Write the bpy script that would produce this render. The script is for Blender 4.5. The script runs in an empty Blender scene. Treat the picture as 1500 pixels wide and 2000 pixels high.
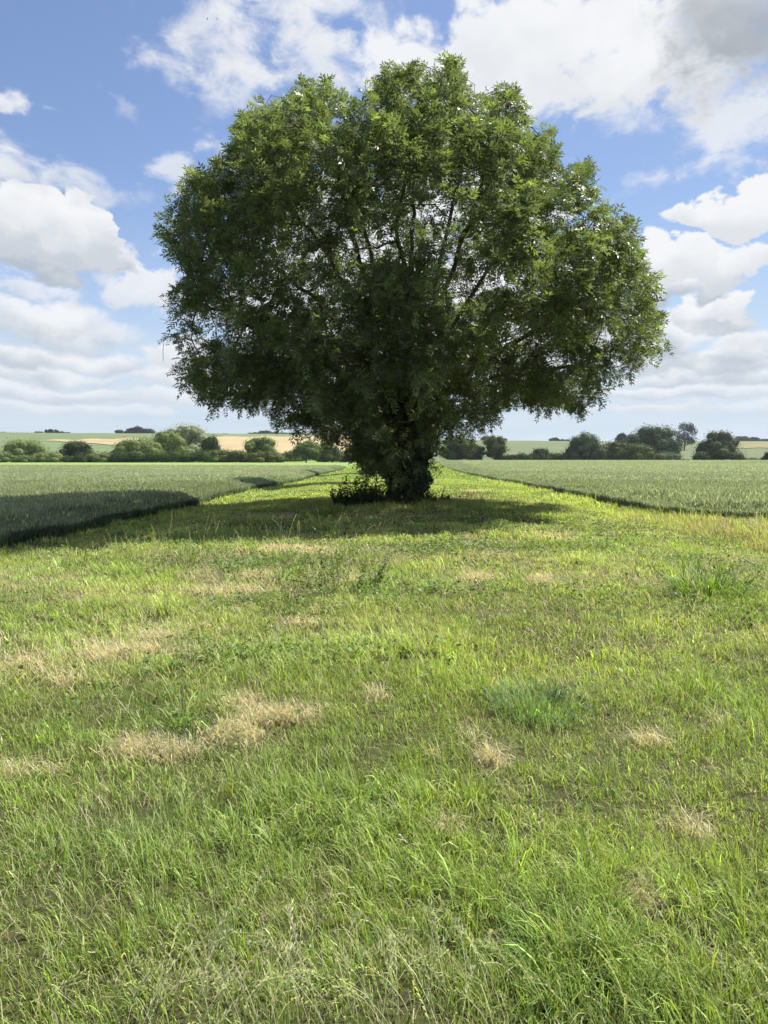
import bpy, math, random
import numpy as np
from mathutils import Vector, Matrix

random.seed(7)
RNG = np.random.default_rng(11)
C = bpy.context.scene.collection
scene = bpy.context.scene
R = math.radians

# ------------------------------------------------------------------ camera
CAM_Z = 1.65
FPX, CX, CY = 1387.0, 750.0, 1000.0          # focal length and centre on a 1500 x 2000 frame
PITCH = math.atan2(102.0, FPX)               # camera looks down this much
cam_data = bpy.data.cameras.new("camera")
cam = bpy.data.objects.new("camera", cam_data)
C.objects.link(cam)
cam.location = (0, 0, CAM_Z)
cam.rotation_euler = (math.pi / 2 - PITCH, 0, 0)
cam_data.sensor_fit = 'VERTICAL'
cam_data.sensor_height = 36.0
cam_data.lens = 36.0 * FPX / 2000.0
cam_data.clip_start = 0.05
cam_data.clip_end = 20000
scene.camera = cam

# ------------------------------------------------------------------ sun, exposure
SUN_AZ, SUN_EL = R(62), R(54)                # azimuth measured from +Y towards +X
sd = bpy.data.lights.new("sun", 'SUN')
sd.energy = 5.0
sd.angle = R(0.53)
sd.color = (1.0, 0.96, 0.90)
sun = bpy.data.objects.new("sun", sd)
C.objects.link(sun)
sdir = Vector((math.sin(SUN_AZ) * math.cos(SUN_EL), math.cos(SUN_AZ) * math.cos(SUN_EL), math.sin(SUN_EL)))
sun.rotation_euler = sdir.to_track_quat('Z', 'Y').to_euler()
sun.location = (20, 20, 60)

scene.view_settings.view_transform = 'Standard'
scene.view_settings.look = 'None'
scene.view_settings.exposure = 1.25
scene.view_settings.gamma = 1
scene.render.engine = 'CYCLES'
cy = scene.cycles
cy.max_bounces = 8
cy.diffuse_bounces = 3
cy.glossy_bounces = 2
cy.transmission_bounces = 5
cy.volume_bounces = 0
cy.transparent_max_bounces = 4
cy.caustics_reflective = False
cy.caustics_refractive = False
cy.use_denoising = True
cy.denoiser = 'OPENIMAGEDENOISE'
cy.denoising_input_passes = 'RGB_ALBEDO_NORMAL'
cy.denoising_prefilter = 'ACCURATE'
cy.use_adaptive_sampling = True
cy.adaptive_threshold = 0.02


# ------------------------------------------------------------------ node helper
class Nodes:
    def __init__(self, tree):
        self.t = tree

    def new(self, typ, **kw):
        n = self.t.nodes.new(typ)
        for k, v in kw.items():
            setattr(n, k, v)
        return n

    def put(self, sock, v):
        if hasattr(v, 'is_output'):
            self.t.links.new(v, sock)
        else:
            sock.default_value = v

    def m(self, op, a, b=None, c=None, clamp=False):
        n = self.new('ShaderNodeMath', operation=op, use_clamp=clamp)
        self.put(n.inputs[0], a)
        if b is not None: self.put(n.inputs[1], b)
        if c is not None: self.put(n.inputs[2], c)
        return n.outputs[0]

    def v(self, op, a, b=None, s=None):
        n = self.new('ShaderNodeVectorMath', operation=op)
        self.put(n.inputs[0], a)
        if b is not None: self.put(n.inputs[1], b)
        if s is not None: self.put(n.inputs['Scale'], s)
        return n.outputs['Value'] if op in ('LENGTH', 'DOT_PRODUCT', 'DISTANCE') else n.outputs['Vector']

    def xyz(self, a, b, c):
        n = self.new('ShaderNodeCombineXYZ')
        for i, q in enumerate((a, b, c)): self.put(n.inputs[i], q)
        return n.outputs[0]

    def sep(self, a):
        n = self.new('ShaderNodeSeparateXYZ')
        self.put(n.inputs[0], a)
        return n.outputs

    def ramp(self, x, lo, hi, a=0.0, b=1.0):
        n = self.new('ShaderNodeMapRange', interpolation_type='SMOOTHSTEP')
        self.put(n.inputs['Value'], x)
        for k, q in (('From Min', lo), ('From Max', hi), ('To Min', a), ('To Max', b)): self.put(n.inputs[k], q)
        return n.outputs['Result']

    def noise(self, vec, scale, detail=4.0, rough=0.55, dist=0.0, w=None):
        n = self.new('ShaderNodeTexNoise')
        if vec is not None: self.put(n.inputs['Vector'], vec)
        self.put(n.inputs['Scale'], scale)
        self.put(n.inputs['Detail'], detail)
        self.put(n.inputs['Roughness'], rough)
        self.put(n.inputs['Distortion'], dist)
        return n.outputs['Fac']

    def mix(self, f, a, b, blend='MIX'):
        n = self.new('ShaderNodeMix', data_type='RGBA', blend_type=blend)
        self.put(n.inputs[0], f)
        self.put(n.inputs[6], a)
        self.put(n.inputs[7], b)
        return n.outputs[2]


def rgb(r, g, b): return (r, g, b, 1.0)


# ------------------------------------------------------------------ direction helpers
def ray(px, py):
    """world direction of a point of the 1500 x 2000 frame (y component = 1)"""
    u, w = (px - CX) / FPX, (CY - py) / FPX
    d = np.array([u, math.cos(PITCH) + w * math.sin(PITCH), -math.sin(PITCH) + w * math.cos(PITCH)])
    return d / d[1]


def at(px, py, D):
    d = ray(px, py)
    return np.array([d[0] * D, D, CAM_Z + d[2] * D])


def on_ground(px, py, z=0.0):
    d = ray(px, py)
    D = (z - CAM_Z) / d[2]
    return np.array([d[0] * D, D, z])


def azel(px, py):
    d = ray(px, py)
    d = d / np.linalg.norm(d)
    return math.atan2(d[0], d[1]), math.asin(d[2])


# ------------------------------------------------------------------ sky
world = bpy.data.worlds.new("World")
scene.world = world
world.use_nodes = True
wt = world.node_tree
wt.nodes.clear()
W = Nodes(wt)
SKY_STRENGTH = 0.07
sky = W.new('ShaderNodeTexSky', sky_type='NISHITA')
sky.sun_disc = False
sky.sun_elevation = SUN_EL
sky.sun_rotation = SUN_AZ
sky.altitude = 60
sky.air_density = 1.0
sky.dust_density = 0.6
sky.ozone_density = 2.0
gen = W.new('ShaderNodeTexCoord').outputs['Generated']
dirv = W.v('NORMALIZE', gen)

# clouds: centre (frame point), radii in degrees, body, softness of the edge, opacity, greyness of the underside
PUFFS = [
    # far rows low over the horizon
    (60, 795, 6, .45, .8, .5, .75, .5), (250, 800, 5, .4, .8, .5, .7, .5), (1300, 800, 6, .45, .8, .5, .75, .5), (1460, 790, 5, .5, .8, .5, .7, .6), (1120, 800, 4, .4, .8, .5, .7, .5),
    (480, 770, 4.5, .7, .9, .5, .85, .6), (430, 725, 4, .9, .9, .5, .85, .6), (1080, 770, 4.5, .7, .9, .5, .85, .6),
    (20, 765, 5, .7, .9, .5, .85, .8), (190, 772, 4.5, .6, .9, .5, .85, .7), (340, 770, 4.5, .7, .9, .5, .85, .6), (1250, 765, 4.5, .6, .9, .5, .85, .7), (1420, 760, 5, .7, .9, .5, .85, .8),
    (90, 735, 5.5, .8, .9, .5, .9, .8), (330, 735, 3.6, .8, .9, .5, .9, .6), (1330, 730, 4.5, .8, .9, .5, .9, .8), (1490, 725, 3.5, .9, .9, .5, .9, .9),
    (200, 705, 4.5, 1.0, .9, .5, .9, .8), (30, 700, 3.6, 1.1, .9, .5, .9, .9), (350, 690, 3.0, 1.2, .9, .5, .85, .5), (1260, 695, 4.6, 1.2, .9, .5, .95, .8), (1450, 690, 4.4, 1.4, 1., .5, .95, .9),
    (700, 720, 12, 2.2, 1, .5, .9, .4), (1000, 690, 8, 2.2, 1, .5, .9, .5),
    # behind the tree
    (560, 600, 9, 3.6, 1, .5, .95, .3), (840, 560, 11, 5, 1, .5, 1, .2), (640, 440, 7, 4.2, 1, .5, .95, .15), (900, 400, 7.5, 4.0, 1, .5, .95, .15), (1090, 600, 5, 3.5, 1, .5, .9, .5),
    # left side
    (110, 650, 6.0, 1.5, .9, .7, .8, .9), (20, 615, 5.0, 1.9, .95, .55, .9, .9), (150, 612, 3.0, 1.4, .8, .7, .7, .6), (275, 548, 3.4, 1.6, .9, .5, .85, .35), (205, 528, 2.0, .8, .8, .7, .6, .4),
    (40, 555, 4.5, .9, .85, .7, .7, .6), (230, 640, 2.6, .9, .8, .7, .6, .4),
    (85, 488, 5.4, 1.7, 1.3, .40, 1, 1.1), (15, 435, 3.6, 2.3, 1.5, .26, 1, .75), (95, 425, 2.2, 1.8, 1.5, .24, 1, .45), (60, 415, 2.4, 1.5, 1.5, .24, 1, .3), (180, 450, 2.0, 2.3, 1.6, .24, 1, .65), (140, 470, 2.6, 1.6, 1.5, .24, 1, .8), (200, 425, 1.3, 1.1, 1.5, .24, 1, .3),
    (335, 343, 2.5, 1.1, .8, .8, .7, .2), (425, 308, 2.2, 1.5, .8, .8, .75, .2),
    (215, 372, 2.8, 1.1, .8, .9, .62, .4), (120, 350, 2.2, 1.0, .8, .9, .6, .4), (30, 335, 3.8, 1.7, .85, .8, .75, .45), (0, 300, 1.8, 1.4, .85, .8, .7, .3), (8, 205, 1.5, 1.0, .9, .6, .85, .2), (225, 205, 1.6, .5, .5, 1, .4, .1), (90, 215, 1.0, .35, .6, 1, .4, .1),
    # right side
    (1475, 665, 3.2, 1.3, 1.0, .5, .95, .9), (1290, 660, 4.2, 1.5, 1., .5, .95, .9), (1385, 622, 2.8, 1.3, 1.2, .35, 1, .8), (1415, 598, 1.7, 1.2, 1.3, .30, 1, .4),
    (1320, 566, 4.0, 1.3, 1.2, .4, 1, .95), (1270, 522, 2.4, 2.0, 1.3, .30, 1, .45), (1345, 510, 2.2, 1.9, 1.4, .26, 1, .45), (1400, 530, 2.2, 1.6, 1.3, .30, 1, .6), (1450, 515, 1.6, 1.3, 1.2, .35, .95, .35),
    (1350, 428, 1.7, .8, 1.1, .4, .95, .3), (1400, 420, 2.2, 1.1, 1.2, .33, 1, .4), (1470, 405, 2.0, 1.7, 1.3, .28, 1, .4), (1265, 362, 2.4, .8, .6, .9, .75, .1), (1410, 310, 3.2, 1.2, .65, .9, .6, .1),
    # the bank across the top
    (455, 175, 3.2, 2.0, .75, .9, .7, .2), (340, 130, 2.0, 1.6, .7, .9, .6, .1), (440, 60, 5.6, 4.2, .80, .9, .85, .25), (560, 30, 4.6, 3.0, .82, .9, .85, .25), (660, 10, 4.0, 1.2, .7, .9, .7, .2),
    (640, 130, 5.0, 2.8, .78, .9, .8, .2), (780, 125, 5.0, 2.6, 1.0, .6, .95, .2), (940, 150, 6.0, 2.6, 1.0, .6, .97, .2), (1030, 195, 3.6, 2.0, .9, .7, .85, .2), (755, 25, 2.0, 1.4, .6, .9, .55, .1),
    (1430, 250, 3.6, 2.6, .82, .8, .8, .2), (1230, 225, 2.6, 2.6, .68, .9, .7, .15), (960, 60, 3.8, 3.0, 1.0, .6, .97, .3), (1090, 80, 5.4, 3.6, 1.1, .6, 1, .3), (1230, 100, 5.4, 4.0, 1.1, .6, 1, .35),
    (1380, 130, 5.0, 3.6, 1.0, .8, .95, .45), (1440, 55, 5.6, 3.6, 1.2, .9, .95, 1.35),
]


def paint_sky():
    s = W.sep(dirv)
    az = W.m('ARCTAN2', s[0], s[1])
    el = W.m('ARCSINE', s[2])
    p = W.xyz(az, el, 0.0)
    K = 1.0 / SKY_STRENGTH / 2.0 ** 1.25
    kc = lambda r, g, b: rgb(r * K, g * K, b * K)
    clear = W.mix(1.0, sky.outputs[0], rgb(0.96, 0.93, 0.99), 'MULTIPLY')
    clear = W.mix(W.ramp(s[0], -0.1, 0.5), clear, W.mix(1.0, clear, rgb(0.80, 0.82, 0.80), 'MULTIPLY'))
    # pale moist air near the horizon
    c = W.mix(W.ramp(el, R(21), R(0), 0.0, 0.88), clear, kc(0.57, 0.69, 0.83))
    # broken cloud over the rest of the sky
    front = W.m('MULTIPLY', W.ramp(W.m('ABSOLUTE', az), R(36), R(48), 1.0, 0.0), W.ramp(el, R(34), R(44), 1.0, 0.0))
    zz = W.m('ADD', W.m('MAXIMUM', s[2], 0.0), 0.085)
    q = W.xyz(W.m('DIVIDE', s[0], zz), W.m('DIVIDE', s[1], zz), 0.0)
    l1 = W.noise(q, 0.62, 6.0, 0.60, 0.5)
    back = W.m('MULTIPLY', W.ramp(l1, 0.46, 0.60), W.m('SUBTRACT', 1.0, front))
    streak = W.m('MULTIPLY', W.ramp(l1, 0.38, 0.62), W.ramp(el, R(12), R(6), 0.0, 0.55))
    c = W.mix(W.m('MAXIMUM', W.m('MULTIPLY', back, 0.85), streak), c, W.mix(W.ramp(l1, 0.5, 0.75), kc(0.80, 0.83, 0.88), kc(0.55, 0.60, 0.68)))
    # cumulus, far ones first
    pz = W.v('MULTIPLY', p, (1.0, 1.35, 1.0))
    wn = W.new('ShaderNodeTexNoise')
    W.put(wn.inputs['Vector'], pz); wn.inputs['Scale'].default_value = 13.0; wn.inputs['Detail'].default_value = 4.0
    # squash the warp near the horizon so that far rows stay flat
    wamp = W.ramp(el, R(2), R(14), 0.38, 1.0)
    warp = W.v('SCALE', W.v('MULTIPLY', W.v('SUBTRACT', wn.outputs['Color'], (.5, .5, .5)), (.10, .085, 0)), s=wamp)
    wp = W.v('ADD', p, warp)
    n1 = W.m('MULTIPLY', W.m('SUBTRACT', W.noise(W.v('MULTIPLY', p, (1.0, 1.5, 1.0)), 16.0, 7.0, 0.62, 0.3), 0.50), 2.3)
    lowf = W.ramp(el, R(3), R(13), 0.65, 1.0)
    nz = W.m('MULTIPLY', n1, lowf)
    rel = W.m('MULTIPLY', W.m('SUBTRACT', W.noise(W.v('ADD', W.v('MULTIPLY', p, (1.0, 1.4, 1.0)), (.02, .035, 0)), 11.0, 5.0, 0.55, 0.3), 0.5), 2.6)
    white, grey, dull = kc(0.93, 0.94, 0.96), kc(0.47, 0.53, 0.61), kc(0.37, 0.41, 0.46)
    for (px, py, rx, ry, body, soft, op, gr) in sorted(PUFFS, key=lambda t: -t[1] if t[7] < 1.2 else 1):
        a, e = azel(px, py)
        # one cloud after the other (keeps the shader's stack small)
        fm = W.new('ShaderNodeVectorMath', operation='MULTIPLY_ADD')
        W.put(fm.inputs[0], c); fm.inputs[1].default_value = (1e-9, 1e-9, 1e-9); W.put(fm.inputs[2], wp)
        qq = W.v('MULTIPLY', W.v('SUBTRACT', fm.outputs[0], (a, e, 0)), (1 / R(rx), 1 / R(ry), 0))
        dens = W.m('ADD', W.m('MULTIPLY_ADD', W.v('LENGTH', qq), -body, body * 1.12), nz)
        al = W.ramp(dens, 0.02, soft, 0.0, op)
        h = W.m('ADD', W.sep(qq)[1], rel)
        sh = W.ramp(h, 0.55, -0.95, 0.04, min(gr, 1.0)) if gr < 1.2 else W.ramp(h, 1.6, -0.6, 0.3, 0.95)
        c = W.mix(al, c, W.mix(sh, white, grey if gr < 1.2 else dull))
    c = W.mix(W.m('MULTIPLY', W.ramp(el, R(9), R(0)), 0.55), c, kc(0.62, 0.725, 0.84))
    return c


skyc = paint_sky()
bg = W.new('ShaderNodeBackground')
W.put(bg.inputs['Color'], skyc)
bg.inputs['Strength'].default_value = SKY_STRENGTH
wo = W.new('ShaderNodeOutputWorld')
wt.links.new(bg.outputs[0], wo.inputs['Surface'])
world.cycles.sampling_method = 'NONE'


# ------------------------------------------------------------------ numpy noise
def _hash(ix, iy, iz, seed):
    h = (ix.astype(np.int64) * 374761393 + iy.astype(np.int64) * 668265263 + iz.astype(np.int64) * 2147483647 + seed * 974711) & 0xffffffff
    h = ((h ^ (h >> 13)) * 1274126177) & 0xffffffff
    h = (h ^ (h >> 16)) & 0xffffff
    return h / float(0xffffff)


def vnoise(x, y, z=None, seed=0):
    x = np.asarray(x, float); y = np.asarray(y, float)
    z = np.zeros_like(x) if z is None else np.asarray(z, float)
    ix, iy, iz = np.floor(x), np.floor(y), np.floor(z)
    fx, fy, fz = x - ix, y - iy, z - iz
    fx, fy, fz = [f * f * (3 - 2 * f) for f in (fx, fy, fz)]
    out = 0
    for dx in (0, 1):
        for dy in (0, 1):
            for dz in (0, 1):
                w = (fx if dx else 1 - fx) * (fy if dy else 1 - fy) * (fz if dz else 1 - fz)
                out = out + w * _hash(ix + dx, iy + dy, iz + dz, seed)
    return out


def fbm(x, y, z=None, seed=0, oct=4, rough=0.5):
    s, a, tot = 0, 1.0, 0
    x = np.asarray(x, float); y = np.asarray(y, float)
    for i in range(oct):
        k = 2.03 ** i
        s = s + a * vnoise(x * k + 17.3 * i, y * k - 9.1 * i, None if z is None else np.asarray(z) * k, seed + i)
        tot += a
        a *= rough
    return s / tot


def sstep(a, b, x):
    t = np.clip((np.asarray(x, float) - a) / (b - a), 0, 1)
    return t * t * (3 - 2 * t)


# ------------------------------------------------------------------ terrain
def terrain(X, D):
    X = np.asarray(X, float); D = np.asarray(D, float)
    a = np.clip(X / np.maximum(np.abs(D), 1), -0.9, 0.9)
    ridge = np.interp(a, [-0.9, -0.54, -0.3, -0.05, 0.15, 0.35, 0.55, 0.9], [34, 33.6, 32.4, 31.2, 24.0, 23.3, 23.0, 21])
    h = 0.75 * sstep(120, 245, D)
    h = h + ridge * sstep(255, 900, D)
    h = h - 10 * sstep(930, 1600, D)
    h = h + (fbm(X / 120, D / 120, seed=5, oct=3) - 0.5) * 2.2 * sstep(300, 420, D)
    # humps and hollows of the grass strip
    near = 1 - sstep(30, 80, D)
    h = h + near * ((fbm(X / 1.7, D / 1.7, seed=3, oct=3) - 0.5) * 0.13 + (fbm(X / 6.0, D / 6.0, seed=9, oct=2) - 0.5) * 0.16)
    h = h - 0.30 * sstep(4.6, 8.0, np.abs(X - 0.6)) * sstep(4, 12, D) * (1 - sstep(150, 230, D))
    # slight rise round the tree
    h = h + 0.12 * np.exp(-(((X - 0.7) / 2.6) ** 2 + ((D - 25) / 2.6) ** 2))
    return h


def ground_at(px, py, hill=False):
    """walk the ray to the terrain"""
    d = ray(px, py)
    Ds = np.concatenate([np.arange(1.5, 60, 0.05), np.arange(60, 300, 0.5), np.arange(300, 915, 1.0)])
    if hill: Ds = np.arange(260, 915, 2.5)
    z = CAM_Z + d[2] * Ds
    below = np.nonzero(z <= terrain(d[0] * Ds, Ds))[0]
    D = Ds[below[0]] if len(below) else 895.0
    return np.array([d[0] * D, D, float(terrain(d[0] * D, D))])


# ------------------------------------------------------------------ mesh builder
def build(name, verts, quads, mats, col=None, parent=None, smooth=False, mat_index=None, tris=None, origin=None):
    """one mesh object from arrays; col: one colour per vertex (attribute 'tint')"""
    me = bpy.data.meshes.new(name)
    verts = np.asarray(verts, np.float32).reshape(-1, 3)
    if origin is not None:
        verts = verts - np.asarray(origin, np.float32)
    q = np.asarray(quads, np.int32).reshape(-1, 4) if quads is not None and len(quads) else np.zeros((0, 4), np.int32)
    t = np.asarray(tris, np.int32).reshape(-1, 3) if tris is not None and len(tris) else np.zeros((0, 3), np.int32)
    loops = np.concatenate([q.ravel(), t.ravel()])
    starts = np.concatenate([np.arange(len(q)) * 4, len(q) * 4 + np.arange(len(t)) * 3]).astype(np.int32)
    me.vertices.add(len(verts))
    me.vertices.foreach_set('co', verts.ravel())
    me.loops.add(len(loops))
    me.loops.foreach_set('vertex_index', loops)
    me.polygons.add(len(starts))
    me.polygons.foreach_set('loop_start', starts)
    for m_ in (mats if isinstance(mats, (list, tuple)) else [mats]):
        me.materials.append(m_)
    if mat_index is not None:
        me.polygons.foreach_set('material_index', np.asarray(mat_index, np.int32))
    me.polygons.foreach_set('use_smooth', np.full(len(starts), bool(smooth)))
    me.update(calc_edges=True)
    if col is not None:
        col = np.asarray(col, np.float32)
        if col.shape[1] == 3:
            col = np.concatenate([col, np.ones((len(col), 1), np.float32)], 1)
        at_ = me.attributes.new('tint', 'FLOAT_COLOR', 'POINT')
        at_.data.foreach_set('color', col.ravel())
    o = bpy.data.objects.new(name, me)
    C.objects.link(o)
    if origin is not None and parent is None:
        o.location = origin
    if parent is not None:
        o.parent = parent
    return o


def tag(o, label=None, cat=None, group=None, kind=None):
    if label: o['label'] = label
    if cat: o['category'] = cat
    if group: o['group'] = group
    if kind: o['kind'] = kind
    return o


def empty(name, loc, label, cat, group=None):
    o = bpy.data.objects.new(name, None)
    C.objects.link(o)
    o.location = loc
    o.empty_display_size = 0.3
    return tag(o, label, cat, group)


class Bag:
    """collects vertices, quads and colours"""
    def __init__(self):
        self.v, self.q, self.c, self.m, self.n = [], [], [], [], 0

    def add(self, v, q, c, mat=0):
        v = np.asarray(v, np.float32).reshape(-1, 3)
        q = np.asarray(q, np.int64).reshape(-1, 4)
        c = np.asarray(c, np.float32)
        if c.ndim == 1: c = np.tile(c, (len(v), 1))
        self.v.append(v); self.q.append(q + self.n); self.c.append(c[:, :3]); self.m.append(np.full(len(q), mat, np.int32))
        self.n += len(v)

    def build(self, name, mats, parent=None, smooth=False, origin=None):
        return build(name, np.concatenate(self.v), np.concatenate(self.q), mats, np.concatenate(self.c), parent, smooth,
                     np.concatenate(self.m), origin=origin)


# ------------------------------------------------------------------ materials
def leaf_material(name, trans=0.35, rough=0.5, spec=0.35, warm=(1.25, 1.35, 0.55)):
    m_ = bpy.data.materials.new(name)
    m_.use_nodes = True
    t = m_.node_tree
    t.nodes.clear()
    N = Nodes(t)
    a = N.new('ShaderNodeAttribute', attribute_name='tint')
    pb = N.new('ShaderNodeBsdfPrincipled')
    N.put(pb.inputs['Base Color'], a.outputs['Color'])
    pb.inputs['Roughness'].default_value = rough
    pb.inputs['Specular IOR Level'].default_value = spec
    tr = N.new('ShaderNodeBsdfTranslucent')
    N.put(tr.inputs['Color'], N.v('MULTIPLY', a.outputs['Color'], warm))
    mx = N.new('ShaderNodeMixShader')
    mx.inputs[0].default_value = trans
    t.links.new(pb.outputs[0], mx.inputs[1])
    t.links.new(tr.outputs[0], mx.inputs[2])
    out = N.new('ShaderNodeOutputMaterial')
    t.links.new(mx.outputs[0], out.inputs['Surface'])
    return m_


def plain_material(name, fn, rough=0.9, spec=0.1):
    m_ = bpy.data.materials.new(name)
    m_.use_nodes = True
    t = m_.node_tree
    t.nodes.clear()
    N = Nodes(t)
    pos = N.new('ShaderNodeNewGeometry').outputs['Position']
    pb = N.new('ShaderNodeBsdfPrincipled')
    colr, bump = fn(N, pos)
    N.put(pb.inputs['Base Color'], colr)
    pb.inputs['Roughness'].default_value = rough
    pb.inputs['Specular IOR Level'].default_value = spec
    if bump is not None:
        b = N.new('ShaderNodeBump')
        b.inputs['Strength'].default_value = bump[1]
        b.inputs['Distance'].default_value = bump[2]
        N.put(b.inputs['Height'], bump[0])
        t.links.new(b.outputs[0], pb.inputs['Normal'])
    out = N.new('ShaderNodeOutputMaterial')
    t.links.new(pb.outputs[0], out.inputs['Surface'])
    return m_


def tint_plus_noise(N, pos, scale, amt, det=5.0):
    a = N.new('ShaderNodeAttribute', attribute_name='tint').outputs['Color']
    n = N.noise(pos, scale, det, 0.65)
    return N.mix(1.0, a, N.xyz(*[N.m('MULTIPLY_ADD', n, 2 * amt, 1 - amt)] * 3), 'MULTIPLY'), n


def ground_fn(N, pos):
    c, n = tint_plus_noise(N, pos, 22.0, 0.65, 8.0)
    return c, (n, 0.8, 0.03)


def hill_fn(N, pos):
    a = N.new('ShaderNodeAttribute', attribute_name='tint').outputs['Color']
    n = N.noise(N.v('MULTIPLY', pos, (0.03, 0.02, 0.05)), 1.0, 8.0, 0.62)
    n2 = N.noise(N.v('MULTIPLY', pos, (0.35, 0.12, 0.3)), 1.0, 6.0, 0.7)
    k = N.m('ADD', N.m('MULTIPLY_ADD', n, 0.5, 0.5), N.m('MULTIPLY', n2, 0.5))
    return N.mix(1.0, a, N.xyz(k, k, k), 'MULTIPLY'), None


def bark_fn(N, pos):
    n = N.noise(N.v('MULTIPLY', pos, (9, 9, 1.6)), 1.0, 7.0, 0.65)
    n2 = N.noise(pos, 1.4, 4.0)
    c = N.mix(n, rgb(0.035, 0.028, 0.020), rgb(0.125, 0.105, 0.080))
    c = N.mix(N.ramp(n2, 0.5, 0.7, 0, 0.45), c, rgb(0.10, 0.115, 0.055))
    return c, (n, 1.0, 0.05)


M_ground = plain_material('turf_soil', ground_fn, 0.95, 0.05)
M_hill = plain_material('hill_pasture', hill_fn, 0.95, 0.03)
M_bark = plain_material('ash_bark', bark_fn, 0.9, 0.1)
M_ash = leaf_material('ash_leaves', 0.42, 0.46, 0.4, (1.22, 1.32, 0.65))
M_ivy = leaf_material('ivy_leaves', 0.15, 0.4, 0.4)
M_far = leaf_material('distant_leaves', 0.28, 0.7, 0.08, (1.1, 1.25, 0.6))
M_grass = leaf_material('grass_blades', 0.42, 0.5, 0.28, (1.2, 1.25, 0.55))
M_wheat = leaf_material('green_wheat', 0.42, 0.5, 0.35, (1.15, 1.2, 0.75))
M_weed = leaf_material('weed_leaves', 0.3, 0.55, 0.25)


def grid_faces(nr, nc):
    i = np.arange(nr - 1)[:, None] * nc + np.arange(nc - 1)[None, :]
    return np.stack([i, i + 1, i + nc + 1, i + nc], -1).reshape(-1, 4)


# ------------------------------------------------------------------ field edges
def left_edge(D):
    D = np.asarray(D, float)
    return -8.0 - 0.25 * sstep(30, 45, D) + 0.9 * sstep(44, 55, D) - 0.5 * sstep(60, 80, D) + (fbm(D / 3.0, D * 0, seed=21, oct=3) - 0.5) * 0.55


def right_edge(D):
    D = np.asarray(D, float)
    return np.interp(D, [15, 20, 31, 51, 76, 95, 152, 260], [9.3, 9.4, 9.7, 10.1, 10.5, 10.9, 13.4, 17.5]) + (fbm(D / 3.5, D * 0 + 4, seed=22, oct=3) - 0.5) * 0.5


def right_front(X):
    return np.interp(X, [9, 10, 10.6, 12.2, 16, 40], [26.4, 23.6, 22.8, 21.9, 21.0, 20]) + (fbm(np.asarray(X) / 2.0, np.asarray(X) * 0, seed=23, oct=2) - 0.5) * 0.5


L_END, R_END = 150.0, 262.0
def left_end(X): return L_END + np.clip(-(np.asarray(X) + 40) * 0.08, -4, 12)


def in_left(X, D): return (X < left_edge(D)) & (D < left_end(X)) & (D > 3)
def in_right(X, D): return (X > right_edge(D)) & (D > right_front(X)) & (D < R_END)


# ------------------------------------------------------------------ straw and lush patches on the strip (frame point, radii in metres)
def patch(px, py, rx, ry, w): g = on_ground(px, py); return (g[0], g[1], rx, ry, w)


BARE = [patch(*p) for p in [
    (250, 1275, 0.75, 0.40, 1.0), (190, 1290, .35, .25, .7), (320, 1245, 0.4, 0.20, 0.9), (40, 1310, 0.7, 0.3, 0.6), (130, 1330, .4, .25, .5),
    (290, 1450, 0.30, 0.20, 1.0), (340, 1462, 0.30, 0.13, 1.0), (450, 1425, 0.30, 0.22, 1.0), (550, 1395, 0.34, 0.16, 1.0),
    (570, 1078, 1.5, 0.75, 1.0), (500, 1125, .5, .4, .7), (430, 1155, .7, .35, .6),
    (1270, 1432, 0.22, 0.12, .85), (1395, 1395, 0.12, 0.07, .6), (920, 1430, 0.10, 0.11, .6), (860, 1470, .13, .09, .7), (960, 1470, .10, .11, .8),
    (870, 1605, 0.09, 0.10, .8), (1345, 1605, 0.12, 0.09, .8), (1258, 1742, 0.09, 0.12, .9), (1085, 1605, .14, .10, .5),
    (700, 1140, .5, .25, .7), (600, 1220, .5, .16, .7), (650, 1190, .3, .2, .6), (1075, 1055, 0.9, 0.8, 0.6), (1060, 1140, 0.22, 0.5, 0.8), (940, 1130, 0.3, 0.6, 0.6),
    (730, 1360, .12, .15, .6), (30, 1500, .15, .12, .6), (110, 1500, .15, .1, .6), (470, 1370, .22, .18, .6), (415, 1225, .4, .12, .6),
    (930, 960, 1.0, 1.2, 0.6), (520, 1010, 1.2, 1.0, 0.6), (770, 1010, 2.6, 1.6, 0.55), (870, 975, 1.6, 1.0, .6),
]]
LUSH = [patch(*p) for p in [
    (370, 1415, .34, .16, 1.0), (520, 1290, .8, .4, .9), (700, 1275, .9, .4, .6), (1060, 1345, .5, .3, .9), (640, 1185, .6, .35, .6), (720, 1190, .5, .3, .7),
    (1380, 1135, .55, .55, 1.0), (1300, 1090, 2.5, 1.6, .7), (200, 1120, 2.4, 1.6, .5), (150, 1200, 1.6, .9, .5), (480, 1380, .35, .2, .6),
    (840, 1160, .7, .4, .5), (1050, 1740, .5, .4, .5), (1150, 1850, .5, .3, .6), (450, 1620, .6, .5, .5), (900, 1790, .4, .2, .4),
]]


def blobs(X, D, L):
    out = np.zeros_like(X)
    for (bx, by, rx, ry, w) in L:
        rx, ry = (rx * .68, ry * .8) if L is BARE else (rx, ry)
        d2 = ((X - bx) / rx) ** 2 + ((D - by) / ry) ** 2
        out = np.maximum(out, w * np.exp(-d2 * 0.9))
    return out


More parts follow.
